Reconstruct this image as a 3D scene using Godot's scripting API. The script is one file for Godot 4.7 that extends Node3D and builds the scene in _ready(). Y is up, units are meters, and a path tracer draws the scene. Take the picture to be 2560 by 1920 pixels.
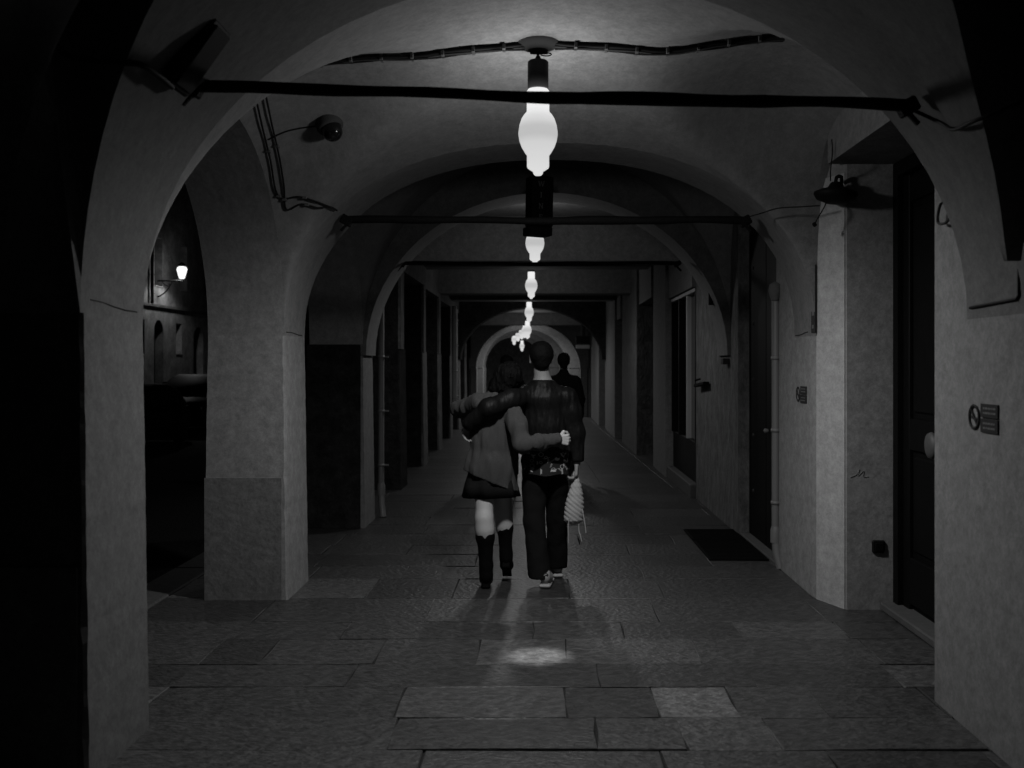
extends Node3D
# A night arcade: y is up, metres, the camera stands at x = 0, z = 0 and looks along -z; "d" below is the distance along the arcade (z = -d).

const BAY := 3.1
const TOP := 3.95
const LEFT := -1.78
const RIGHT := 1.9
const SPRING := 1.83
const EYE := 1.63

var M := {}
var T := {}
var rng := RandomNumberGenerator.new()
var taken := {}
var wrinkle := FastNoiseLite.new()


# ------------------------------------------------------------------ geometry helpers
class Geo:
	var st := SurfaceTool.new()
	var bend = null

	func _init() -> void:
		st.begin(Mesh.PRIMITIVE_TRIANGLES)
		st.set_smooth_group(-1)

	func smooth(group: int) -> void:
		st.set_smooth_group(group)

	func tri(a: Vector3, b: Vector3, c: Vector3) -> void:   # counter-clockwise seen from outside
		st.add_vertex(a)
		st.add_vertex(c)
		st.add_vertex(b)

	func quad(a: Vector3, b: Vector3, c: Vector3, e: Vector3) -> void:
		tri(a, b, c)
		tri(a, c, e)

	func face_out(p: Array, middle: Vector3) -> void:
		var c := Vector3.ZERO
		for q in p:
			c += q
		c /= p.size()
		var n: Vector3 = (p[1] - p[0]).cross(p[2] - p[0])
		var flip := n.dot(c - middle) < 0.0
		for i in range(1, p.size() - 1):
			if flip:
				tri(p[0], p[i + 1], p[i])
			else:
				tri(p[0], p[i], p[i + 1])

	func box(lo: Vector3, hi: Vector3) -> void:
		block((lo + hi) * 0.5, (hi - lo).abs(), 0.0, Basis())

	func block(c: Vector3, size: Vector3, bevel := 0.0, b := Basis()) -> void:
		var h := size * 0.5
		var at := func(x: float, y: float, z: float) -> Vector3: return c + b * Vector3(x, y, z)
		if bevel <= 0.0:
			for s in [-1.0, 1.0]:
				face_out([at.call(h.x * s, -h.y, -h.z), at.call(h.x * s, h.y, -h.z), at.call(h.x * s, h.y, h.z), at.call(h.x * s, -h.y, h.z)], c)
				face_out([at.call(-h.x, h.y * s, -h.z), at.call(h.x, h.y * s, -h.z), at.call(h.x, h.y * s, h.z), at.call(-h.x, h.y * s, h.z)], c)
				face_out([at.call(-h.x, -h.y, h.z * s), at.call(h.x, -h.y, h.z * s), at.call(h.x, h.y, h.z * s), at.call(-h.x, h.y, h.z * s)], c)
			return
		var i := h - Vector3.ONE * bevel
		for s in [-1.0, 1.0]:
			face_out([at.call(h.x * s, -i.y, -i.z), at.call(h.x * s, i.y, -i.z), at.call(h.x * s, i.y, i.z), at.call(h.x * s, -i.y, i.z)], c)
			face_out([at.call(-i.x, h.y * s, -i.z), at.call(i.x, h.y * s, -i.z), at.call(i.x, h.y * s, i.z), at.call(-i.x, h.y * s, i.z)], c)
			face_out([at.call(-i.x, -i.y, h.z * s), at.call(i.x, -i.y, h.z * s), at.call(i.x, i.y, h.z * s), at.call(-i.x, i.y, h.z * s)], c)
			for t in [-1.0, 1.0]:
				face_out([at.call(h.x * s, i.y * t, -i.z), at.call(h.x * s, i.y * t, i.z), at.call(i.x * s, h.y * t, i.z), at.call(i.x * s, h.y * t, -i.z)], c)
				face_out([at.call(-i.x, h.y * s, i.z * t), at.call(i.x, h.y * s, i.z * t), at.call(i.x, i.y * s, h.z * t), at.call(-i.x, i.y * s, h.z * t)], c)
				face_out([at.call(h.x * s, -i.y, i.z * t), at.call(h.x * s, i.y, i.z * t), at.call(i.x * s, i.y, h.z * t), at.call(i.x * s, -i.y, h.z * t)], c)
				for r in [-1.0, 1.0]:
					face_out([at.call(h.x * s, i.y * t, i.z * r), at.call(i.x * s, h.y * t, i.z * r), at.call(i.x * s, i.y * t, h.z * r)], c)

	func rings(list: Array, closed_ends := true, group := 0) -> void:   # each ring counter-clockwise seen from the end of the list
		smooth(group)
		for k in list.size() - 1:
			var a: Array = list[k]
			var b: Array = list[k + 1]
			var n := a.size()
			for i in n:
				var j := (i + 1) % n
				quad(a[i], a[j], b[j], b[i])
		smooth(-1)
		if closed_ends:
			for e in 2:
				var r: Array = list[0] if e == 0 else list[list.size() - 1]
				var c := Vector3.ZERO
				for q in r:
					c += q
				c /= r.size()
				for i in r.size():
					var j := (i + 1) % r.size()
					if e == 0:
						tri(c, r[j], r[i])
					else:
						tri(c, r[i], r[j])

	func tube(p: Array, r, n := 8, ends := true) -> void:
		var list := []
		var up := Vector3.UP
		for i in p.size():
			var dir: Vector3 = (p[mini(i + 1, p.size() - 1)] - p[maxi(i - 1, 0)]).normalized()
			if i == 0:
				up = Vector3.UP if absf(dir.y) < 0.9 else Vector3.RIGHT
			up = (up - dir * up.dot(dir)).normalized()
			var side := up.cross(dir)
			var rad: float = r[i] if r is Array else r
			var ring := []
			for k in n:
				var a := TAU * k / n
				ring.append(p[i] + (side * cos(a) - up * sin(a)) * -rad)
			ring.reverse()
			list.append(ring)
		rings(list, ends)

	func lathe(profile: Array, c: Vector3, n := 20, b := Basis(), ends := true) -> void:   # profile: Vector2(radius, height), from the bottom up
		var list := []
		for q in profile:
			var ring := []
			for k in n:
				var a := -TAU * k / n
				ring.append(c + b * Vector3(cos(a) * q.x, q.y, sin(a) * q.x))
			list.append(ring)
		rings(list, ends)

	func extrude(poly: PackedVector2Array, o: Vector3, ux: Vector3, uy: Vector3, depth: float, smooth_from := -1, smooth_to := -1) -> void:
		var uz := ux.cross(uy).normalized()
		var area := 0.0
		for i in poly.size():
			area += poly[i].cross(poly[(i + 1) % poly.size()])
		if area < 0.0:
			poly = poly.duplicate()
			poly.reverse()
			var t := smooth_from
			smooth_from = poly.size() - 1 - smooth_to
			smooth_to = poly.size() - 1 - t
		var at := func(q: Vector2, z: float) -> Vector3:
			var p: Vector3 = o + ux * q.x + uy * q.y + uz * z
			return bend.call(p) if bend != null else p
		var ix := Geometry2D.triangulate_polygon(poly)
		for i in range(0, ix.size(), 3):
			var a := poly[ix[i]]
			var b := poly[ix[i + 1]]
			var c := poly[ix[i + 2]]
			if (b - a).cross(c - a) < 0.0:
				var s := b
				b = c
				c = s
			tri(at.call(a, depth), at.call(b, depth), at.call(c, depth))
			tri(at.call(a, 0.0), at.call(c, 0.0), at.call(b, 0.0))
		for i in poly.size():
			smooth(1 if smooth_from >= 0 and i >= smooth_from and i < smooth_to else -1)
			var a := poly[i]
			var b := poly[(i + 1) % poly.size()]
			quad(at.call(a, 0.0), at.call(b, 0.0), at.call(b, depth), at.call(a, depth))
		smooth(-1)

	func mesh() -> ArrayMesh:
		st.generate_normals()
		return st.commit()


# ------------------------------------------------------------------ scene-tree helpers
func numbered(called: String) -> String:
	if not taken.has(called):
		taken[called] = 0
		return called
	taken[called] += 1
	return "%s_%03d" % [called, taken[called]]

func thing(called: String, label: String, category: String, at := Vector3.ZERO, group := "") -> Node3D:
	var o := Node3D.new()
	o.name = numbered(called)
	add_child(o)
	o.position = at
	o.set_meta("label", label)
	o.set_meta("category", category)
	if group:
		o.set_meta("group", group)
	return o

func structure(called: String) -> Node3D:
	var o := Node3D.new()
	o.name = numbered(called)
	add_child(o)
	o.set_meta("kind", "structure")
	return o

func part(parent: Node3D, called: String, mesh: Mesh, material: Material, label := "") -> MeshInstance3D:   # mesh in world coordinates
	var o := MeshInstance3D.new()
	o.name = called
	o.mesh = mesh
	o.material_override = material
	parent.add_child(o, true)
	if parent.get_parent() == self:
		o.position = -parent.position
	if label:
		o.set_meta("label", label)
	return o

func copy(o: Node3D, base_name: String, at: Vector3, label: String) -> Node3D:
	var c: Node3D = o.duplicate()
	c.name = numbered(base_name)
	add_child(c)
	c.position = at
	c.set_meta("label", label)
	return c

func P(x: float, y: float, d: float) -> Vector3:
	return Vector3(x, y, -d)

func drift(d: float) -> float:   # the arcade bends gently to the left
	var x := 0.0
	if d > 10.0:
		x -= 0.02 * (d - 10.0)
	if d > 28.0:
		x -= 0.0022 * (d - 28.0) * (d - 28.0)
	return x


# ------------------------------------------------------------------ materials
func grey(v: float) -> Color:
	return Color(v, v, v).linear_to_srgb()

func noise_texture(kind: int, frequency: float, octaves: int, low: float, high: float, as_normal := false, bump := 3.0, number := 1, gain := 0.5, side := 512) -> NoiseTexture2D:
	var n := FastNoiseLite.new()
	n.noise_type = kind
	n.frequency = frequency
	n.fractal_octaves = octaves
	n.seed = number
	n.fractal_gain = gain
	var t := NoiseTexture2D.new()
	t.width = side
	t.height = side
	t.seamless = true
	t.noise = n
	if as_normal:
		t.as_normal_map = true
		t.bump_strength = bump
	else:
		var g := Gradient.new()
		g.set_color(0, Color(low, low, low))
		g.set_color(1, Color(high, high, high))
		t.color_ramp = g
	return t

func mat(called: String, value: float, rough: float, color_map: Texture2D = null, normal_map: Texture2D = null, scale := Vector3.ONE, strength := 1.0) -> StandardMaterial3D:
	var m := StandardMaterial3D.new()
	m.resource_name = called
	m.albedo_color = grey(value * 0.62)   # all tones lowered to cut bounced light and deepen the shade
	m.roughness = rough
	if value < 0.1:
		m.metallic_specular = 0.15
	if color_map:
		m.albedo_texture = color_map
	if normal_map:
		m.normal_enabled = true
		m.normal_texture = normal_map
		m.normal_scale = strength
	if color_map or normal_map:
		m.uv1_triplanar = true
		m.uv1_world_triplanar = true
		m.uv1_scale = scale
	M[called] = m
	return m

func make_materials() -> void:
	T.mottle = noise_texture(FastNoiseLite.TYPE_SIMPLEX_SMOOTH, 0.012, 8, 0.6, 1.0, false, 1.0, 3, 0.97, 1024)
	T.stain = noise_texture(FastNoiseLite.TYPE_SIMPLEX, 0.006, 8, 0.45, 1.0, false, 1.0, 8, 0.85, 1024)
	T.streak = noise_texture(FastNoiseLite.TYPE_SIMPLEX, 0.014, 8, 0.25, 1.0, false, 1.0, 5, 0.92, 1024)
	T.grain = noise_texture(FastNoiseLite.TYPE_SIMPLEX, 0.05, 4, 0.6, 1.0, false, 1.0, 9)
	T.plaster_relief = noise_texture(FastNoiseLite.TYPE_SIMPLEX, 0.045, 4, 0, 1, true, 2.2, 4)
	T.stone_relief = noise_texture(FastNoiseLite.TYPE_SIMPLEX, 0.06, 5, 0, 1, true, 4.0, 6)
	T.leather = noise_texture(FastNoiseLite.TYPE_SIMPLEX, 0.02, 3, 0, 1, true, 10.0, 7)
	T.cloth = noise_texture(FastNoiseLite.TYPE_SIMPLEX, 0.2, 2, 0, 1, true, 3.0, 2)
	mat("plaster", 0.38, 0.92, T.mottle, T.plaster_relief, Vector3(0.55, 0.55, 0.55), 0.16)
	mat("plaster_worn", 0.3, 0.92, T.stain, T.plaster_relief, Vector3(0.7, 0.35, 0.7), 0.45)
	mat("plaster_dado", 0.32, 0.9, T.mottle, T.plaster_relief, Vector3(0.6, 0.6, 0.6), 0.3)
	mat("plaster_light", 0.56, 0.92, T.mottle, T.plaster_relief, Vector3(0.55, 0.55, 0.55), 0.16)
	mat("plaster_grey", 0.24, 0.92, T.mottle, T.plaster_relief, Vector3(0.55, 0.55, 0.55), 0.16)
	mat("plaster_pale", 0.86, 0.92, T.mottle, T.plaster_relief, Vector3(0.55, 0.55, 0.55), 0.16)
	mat("plaster_mid", 0.5, 0.92, T.mottle, T.plaster_relief, Vector3(0.55, 0.55, 0.55), 0.16)
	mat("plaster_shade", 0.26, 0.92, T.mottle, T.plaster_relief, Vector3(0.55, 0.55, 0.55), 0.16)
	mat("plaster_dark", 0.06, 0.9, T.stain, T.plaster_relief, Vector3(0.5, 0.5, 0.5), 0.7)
	mat("facade", 0.34, 0.92, T.stain, null, Vector3(0.2, 0.2, 0.2))
	mat("facade_dark", 0.1, 0.92, T.stain, null, Vector3(0.2, 0.2, 0.2))
	mat("trim", 0.2, 0.9)
	for i in 6:
		var m := mat("stone_%d" % i, [0.13, 0.18, 0.23, 0.205, 0.3, 0.52][i], 0.46, T.streak, T.stone_relief, Vector3(0.6, 0.8, 0.95), 0.38)
		m.uv1_offset = Vector3(0.37 * i, 0.2 * i, 0.61 * i)
		m.metallic_specular = 0.45
	mat("mortar", 0.07, 0.95, T.grain, null, Vector3(2, 2, 2))
	mat("asphalt", 0.045, 0.9, T.grain, T.stone_relief, Vector3(0.8, 0.8, 0.8), 0.7)
	mat("kerb_stone", 0.16, 0.8, T.mottle)
	mat("iron", 0.012, 0.75, T.grain, T.stone_relief, Vector3(2, 2, 2), 0.8)
	mat("cable", 0.018, 0.6)
	mat("cable_grey", 0.07, 0.6)
	mat("clip", 0.1, 0.6)
	mat("box_grey", 0.03, 0.7)
	mat("black_paint", 0.01, 0.6)
	mat("rose", 0.07, 0.8)
	mat("housing", 0.05, 0.5)
	mat("white_metal", 0.5, 0.5)
	mat("zinc", 0.22, 0.5)
	mat("wood", 0.014, 0.6, T.streak, null, Vector3(3, 0.35, 3))
	mat("wood_black", 0.005, 0.6)
	mat("brass", 0.1, 0.6)
	mat("print_pale", 0.33, 0.6)
	mat("print_dark", 0.045, 0.6)
	mat("print_mid", 0.14, 0.6)
	mat("rubber", 0.012, 0.9, T.grain, null, Vector3(3, 3, 3))
	mat("letter", 0.12, 0.6)
	mat("dome", 0.01, 0.12)
	mat("glass_dark", 0.01, 0.08)
	mat("car_paint", 0.008, 0.6)
	mat("tyre", 0.02, 0.9)
	mat("rim_metal", 0.3, 0.35)
	mat("car_light", 0.4, 0.2)
	mat("skin", 0.6, 0.6)
	mat("skin_dim", 0.3, 0.6)
	mat("hair_dark", 0.01, 0.75, T.streak, T.leather, Vector3(14, 3, 14), 0.6)
	mat("leather", 0.009, 0.5, null, T.leather, Vector3(6.0, 1.0, 6.0), 0.2)
	mat("wool", 0.1, 0.95, T.grain, T.cloth, Vector3(4, 4, 4), 0.6)
	mat("skirt", 0.035, 0.95, T.grain, T.cloth, Vector3(4, 4, 4), 0.6)
	mat("denim", 0.02, 0.9, T.grain, T.cloth, Vector3(4, 4, 4), 0.6)
	mat("boot", 0.008, 0.45)
	mat("sneaker", 0.4, 0.7)
	mat("sneaker_dark", 0.06, 0.7)
	mat("sole", 0.5, 0.8)
	mat("knit", 0.5, 0.95)
	mat("coat_dark", 0.006, 0.9)
	mat("coat_navy", 0.008, 0.9)
	var lit := mat("lamp_glass", 0.6, 0.4)
	var shine := Gradient.new()   # the lamp glass from its tip (0) to its collar (1)
	shine.set_color(0, grey(0.72))
	shine.set_color(1, grey(0.86))
	for q in [[0.2, 0.66], [0.36, 0.62], [0.45, 0.5], [0.54, 0.5], [0.62, 0.63], [0.72, 0.72], [0.78, 0.84]]:
		shine.add_point(q[0], grey(q[1]))
	var glow := GradientTexture2D.new()
	glow.gradient = shine
	glow.width = 8
	glow.height = 256
	glow.fill_from = Vector2(0, 0)
	glow.fill_to = Vector2(0, 1)
	lit.emission_enabled = true
	lit.emission_operator = BaseMaterial3D.EMISSION_OP_MULTIPLY
	lit.emission = Color(1, 1, 1)
	lit.emission_texture = glow
	lit.emission_energy_multiplier = 1.0
	var street := mat("lantern_glass", 0.7, 0.4)
	street.emission_enabled = true
	street.emission = Color(1, 1, 1)
	street.emission_energy_multiplier = 1.4
	var neon := mat("lit_sign", 0.7, 0.4)
	neon.emission_enabled = true
	neon.emission = Color(1, 1, 1)
	neon.emission_energy_multiplier = 0.75
	for called in ["iron", "black_paint", "wood", "wood_black", "hair_dark", "car_paint", "denim", "coat_dark", "coat_navy", "cable"]:
		M[called].metallic_specular = 0.22
	M.leather.metallic_specular = 0.22
	M.dome.metallic_specular = 0.5
	M.glass_dark.metallic_specular = 0.5
	M.car_paint.metallic_specular = 0.12
	wrinkle.noise_type = FastNoiseLite.TYPE_SIMPLEX_SMOOTH
	wrinkle.frequency = 1.0
	wrinkle.fractal_octaves = 2
	wrinkle.seed = 11


# ------------------------------------------------------------------ surface nets for bodies and clothes
func cone(a: Vector3, b: Vector3, ra: float, rb: float, flat := Vector3.ONE) -> Array:
	return [a, b, ra, rb, flat]

func chain(p: Array, r: Array, flat := Vector3.ONE) -> Array:
	var out := []
	for i in p.size() - 1:
		out.append(cone(p[i], p[i + 1], r[i], r[i + 1], flat))
	return out

func nets(g: SurfaceTool, prims: Array, cell: float, k: float, cut = null, bump := 0.0, bump_scale := Vector3.ONE) -> void:
	var lo := Vector3.ONE * 1e9
	var hi := -lo
	for q in prims:
		var m: float = maxf(q[2], q[3]) * maxf(q[4].x, maxf(q[4].y, q[4].z)) + k + bump + cell * 3.0
		lo = lo.min(q[0] - Vector3.ONE * m).min(q[1] - Vector3.ONE * m)
		hi = hi.max(q[0] + Vector3.ONE * m).max(q[1] + Vector3.ONE * m)
	var nx := int((hi.x - lo.x) / cell) + 2
	var ny := int((hi.y - lo.y) / cell) + 2
	var nz := int((hi.z - lo.z) / cell) + 2
	var f := PackedFloat32Array()
	f.resize(nx * ny * nz)
	f.fill(9.0)
	for q in prims:
		var s: Vector3 = q[4]
		var a: Vector3 = q[0] / s
		var ba: Vector3 = q[1] / s - a
		var bb := maxf(ba.length_squared(), 1e-9)
		var ra: float = q[2]
		var rb: float = q[3]
		var shrink := minf(s.x, minf(s.y, s.z))
		var m: float = maxf(ra, rb)
		var pad := s * m + Vector3.ONE * (k + bump + cell * 2.5)
		var i0: Vector3 = ((q[0].min(q[1]) - pad - lo) / cell).floor()
		var i1: Vector3 = ((q[0].max(q[1]) + pad - lo) / cell).ceil()
		for z in range(maxi(int(i0.z), 0), mini(int(i1.z), nz - 1) + 1):
			for y in range(maxi(int(i0.y), 0), mini(int(i1.y), ny - 1) + 1):
				var at := (z * ny + y) * nx
				for x in range(maxi(int(i0.x), 0), mini(int(i1.x), nx - 1) + 1):
					var pa := (lo + Vector3(x, y, z) * cell) / s - a
					var h := clampf(pa.dot(ba) / bb, 0.0, 1.0)
					var dist := ((pa - ba * h).length() - lerpf(ra, rb, h)) * shrink
					var old := f[at + x]
					var t := maxf(k - absf(old - dist), 0.0) / k
					f[at + x] = minf(old, dist) - t * t * k * 0.25
	if cut != null or bump > 0.0:
		for z in nz:
			for y in ny:
				for x in nx:
					var at := (z * ny + y) * nx + x
					if f[at] < cell * 2.0 + bump:
						var p := lo + Vector3(x, y, z) * cell
						if bump > 0.0 and f[at] > -cell * 3.0 - bump:
							f[at] += bump * wrinkle.get_noise_3dv(p * bump_scale)
						if cut != null:
							f[at] = maxf(f[at], cut.call(p))
	var verts := PackedVector3Array()
	var number := PackedInt32Array()
	number.resize(nx * ny * nz)
	number.fill(-1)
	var step := [0, 1, nx, nx + 1, nx * ny, nx * ny + 1, nx * ny + nx, nx * ny + nx + 1]
	var ea := [0, 2, 4, 6, 0, 1, 4, 5, 0, 1, 2, 3]
	var eb := [1, 3, 5, 7, 2, 3, 6, 7, 4, 5, 6, 7]
	var corner := []
	for c in 8:
		corner.append(Vector3(c & 1, (c >> 1) & 1, c >> 2))
	var reach := cell * 3.0
	for z in nz - 1:
		for y in ny - 1:
			var row := (z * ny + y) * nx
			for x in nx - 1:
				var at := row + x
				if absf(f[at]) > reach:
					continue
				var inside := 0
				for c in 8:
					if f[at + step[c]] < 0.0:
						inside += 1
				if inside == 0 or inside == 8:
					continue
				var sum := Vector3.ZERO
				var n := 0
				for e in 12:
					var va := f[at + step[ea[e]]]
					var vb := f[at + step[eb[e]]]
					if (va < 0.0) != (vb < 0.0):
						var ca: Vector3 = corner[ea[e]]
						sum += ca.lerp(corner[eb[e]], va / (va - vb))
						n += 1
				number[at] = verts.size()
				verts.append(lo + (Vector3(x, y, z) + sum / n) * cell)
	var one := [1, nx, nx * ny]
	var tris := PackedInt32Array()
	for z in range(1, nz - 1):
		for y in range(1, ny - 1):
			var row := (z * ny + y) * nx
			for x in range(1, nx - 1):
				var at := row + x
				if number[at] < 0:
					continue
				for axis in 3:
					var va := f[at]
					var vb := f[at + one[axis]]
					if (va < 0.0) == (vb < 0.0):
						continue
					var u: int = one[(axis + 1) % 3]
					var v: int = one[(axis + 2) % 3]
					var c0 := number[at - u - v]
					var c1 := number[at - v]
					var c2 := number[at]
					var c3 := number[at - u]
					if c0 < 0 or c1 < 0 or c3 < 0:
						continue
					if va < 0.0:
						tris.append_array([c0, c2, c1, c0, c3, c2])
					else:
						tris.append_array([c0, c1, c2, c0, c2, c3])
	var normals := PackedVector3Array()
	normals.resize(verts.size())
	for i in range(0, tris.size(), 3):
		var n := (verts[tris[i + 2]] - verts[tris[i]]).cross(verts[tris[i + 1]] - verts[tris[i]])
		for e in 3:
			normals[tris[i + e]] += n
	for i in tris:
		g.set_normal(normals[i].normalized())
		g.add_vertex(verts[i])

func cloth(prims: Array, cell: float, k: float, cut = null, bump := 0.0, bump_scale := Vector3.ONE) -> ArrayMesh:
	var g := SurfaceTool.new()
	g.begin(Mesh.PRIMITIVE_TRIANGLES)
	nets(g, prims, cell, k, cut, bump, bump_scale)
	g.index()
	return g.commit()

func hand(wrist: Vector3, along: Vector3, back: Vector3, thumb: Vector3, curl: float) -> Array:   # prims of a hand that leaves the wrist
	along = along.normalized()
	thumb = (thumb - along * thumb.dot(along)).normalized()
	back = (back - along * back.dot(along) - thumb * back.dot(thumb)).normalized()
	var out := []
	var knuckle := wrist + along * 0.085
	for s in [-0.026, -0.009, 0.009, 0.026]:
		out.append(cone(wrist + thumb * s * 0.7 + along * 0.012, knuckle + thumb * s * 1.15 - along * absf(s) * 0.25, 0.015, 0.0125))
	var axis := thumb
	var long := [0.036, 0.043, 0.046, 0.042]
	for i in 4:
		var s: float = [-0.03, -0.0105, 0.0105, 0.03][i]
		var p := knuckle + thumb * s - along * absf(s) * 0.3
		var dir := along
		var r := 0.0088
		for j in 3:
			var turn: float = curl * [0.85, 1.1, 0.8][j] * (1.0 + 0.06 * i)
			dir = dir.rotated(axis, turn if along.rotated(axis, 0.5).dot(back) < 0.0 else -turn)
			var q: Vector3 = p + dir * (long[i] * [1.0, 0.68, 0.55][j])
			out.append(cone(p, q, r, r * 0.92))
			r *= 0.93
			p = q
	var b := wrist + along * 0.025 + thumb * 0.024
	var t1 := b + (thumb * 0.75 + along * 0.6 - back * 0.3).normalized() * 0.042
	var t2 := t1 + (along * 0.9 - back * (0.25 + curl * 0.3) + thumb * (0.25 - curl * 0.35)).normalized() * 0.032
	var t3 := t2 + (along * 0.8 - back * (0.3 + curl * 0.4) - thumb * curl * 0.6).normalized() * 0.025
	out += chain([b, t1, t2, t3], [0.014, 0.0115, 0.0098, 0.0085])
	return out

func head_prims(c: Vector3, b: Basis, size := 1.0) -> Array:   # the face looks along -z of b
	var s := size
	var at := func(x: float, y: float, z: float) -> Vector3: return c + b * (Vector3(x, y, z) * s)
	var out := [
		cone(at.call(0, 0.035, 0.012), at.call(0, 0.03, -0.018), 0.082 * s, 0.078 * s),
		cone(at.call(0, -0.02, -0.02), at.call(0, -0.085, -0.062), 0.062 * s, 0.03 * s),
		cone(at.call(0, 0.005, -0.095), at.call(0, -0.03, -0.112), 0.009 * s, 0.013 * s),
		cone(at.call(-0.02, -0.06, -0.088), at.call(0.02, -0.06, -0.088), 0.009 * s, 0.009 * s),
	]
	for e in [-1.0, 1.0]:
		out.append(cone(at.call(e * 0.077, 0.015, 0.0), at.call(e * 0.08, -0.03, -0.006), 0.017 * s, 0.011 * s, Vector3(0.6, 1, 1)))
		out.append(cone(at.call(e * 0.032, 0.0, -0.078), at.call(e * 0.032, 0.001, -0.079), 0.014 * s, 0.014 * s))
		out.append(cone(at.call(e * 0.012, 0.022, -0.092), at.call(e * 0.05, 0.022, -0.076), 0.008 * s, 0.008 * s))
	return out


# ------------------------------------------------------------------ the arcade
func arch_line(cx: float, half: float, spring: float, rise: float, n := 2.0, segments := 36) -> PackedVector2Array:   # from left to right
	var p := PackedVector2Array()
	for i in segments + 1:
		var a := PI * (1.0 - float(i) / segments)
		var c := cos(a)
		p.append(Vector2(cx + half * signf(c) * pow(absf(c), 2.0 / n), spring + rise * pow(absf(sin(a)), 2.0 / n)))
	return p

func transverse_arch(d0: float, d1: float, half: float, spring: float, rise: float, label: String, material := "plaster", flare := 0.0, power := 2.0, face := "") -> Node3D:
	var x := drift((d0 + d1) * 0.5)
	var cx := (LEFT + RIGHT) * 0.5 + x
	var o := thing("transverse_arch", label, "arch", P(cx, spring, d0))
	var line := arch_line(cx, half, spring, rise, power)
	var poly := PackedVector2Array([Vector2(LEFT - 0.012 + x, TOP), Vector2(LEFT - 0.012 + x, spring)])
	poly.append_array(line)
	poly.append(Vector2(RIGHT + 0.05 + x, spring))
	poly.append(Vector2(RIGHT + 0.05 + x, TOP))
	poly = clean(poly)
	var g := Geo.new()
	var front := d0
	if flare > 0.0:   # the viewer's side flares out towards the crown and stands on a corbel at the right
		front = d0 + flare
		var f := Geo.new()
		f.bend = func(p: Vector3) -> Vector3:
			var right := smoothstep(1.2, 1.7, p.x)
			var q := Vector3(p.x - 0.1 * right, maxf(p.y, lerpf(0.0, spring + 0.2, smoothstep(0.9, 1.0, p.x))), p.z)
			return q if p.z < -(d0 + 0.1) else q - Vector3(0, 0, flare - minf(flare, 0.02 + 0.5 * pow(maxf(p.y - spring - 0.02, 0.0), 2.0)))
		f.extrude(poly, P(0, 0, front), Vector3.RIGHT, Vector3.UP, flare, 2, poly.size() - 3)
		part(o, "flared_front", f.mesh(), M[material])
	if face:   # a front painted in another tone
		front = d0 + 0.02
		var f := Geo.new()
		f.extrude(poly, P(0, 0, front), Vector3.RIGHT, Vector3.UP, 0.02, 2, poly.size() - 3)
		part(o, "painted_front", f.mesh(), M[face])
	g.extrude(poly, P(0, 0, d1), Vector3.RIGHT, Vector3.UP, d1 - front, 2, poly.size() - 3)
	part(o, "arch_ring", g.mesh(), M[material])
	return o

func clean(p: PackedVector2Array) -> PackedVector2Array:
	var out := PackedVector2Array()
	for q in p:
		if out.is_empty() or out[out.size() - 1].distance_to(q) > 0.001:
			out.append(q)
	return out

var vaults := []

func vault_height(v: Dictionary, x: float, d: float) -> float:
	var u: float = clampf((x - v.cx) / v.half, -1.0, 1.0)
	var w: float = clampf((d - v.mid) / v.long, -1.0, 1.0)
	var bow: float = lerpf(v.bow0, v.bow1, (w + 1.0) * 0.5)
	var r1: float = lerpf(v.rise0, v.rise1, (w + 1.0) * 0.5) * pow(maxf(0.0, 1.0 - pow(absf(u), bow)), 1.0 / bow)
	var right := smoothstep(0.2, 0.9, u)
	var n := lerpf(v.get("left_power", 2.0), 4.5, right)
	var r2: float = (lerpf(v.long, 1.42, right) + v.get("lift", 0.0) * (1.0 - pow(absf(u), 6.0))) * pow(maxf(0.0, 1.0 - pow(absf(w), n)), 1.0 / n)
	var k := 0.09
	var t := maxf(k - absf(r1 - r2), 0.0) / k
	return SPRING + maxf(r1, r2) + t * t * k * 0.25 * (1.0 if minf(r1, r2) > 0.02 else 0.0) + v.dome * (1.0 - pow(absf(u), 6.0)) * (1.0 - w * w)

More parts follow.
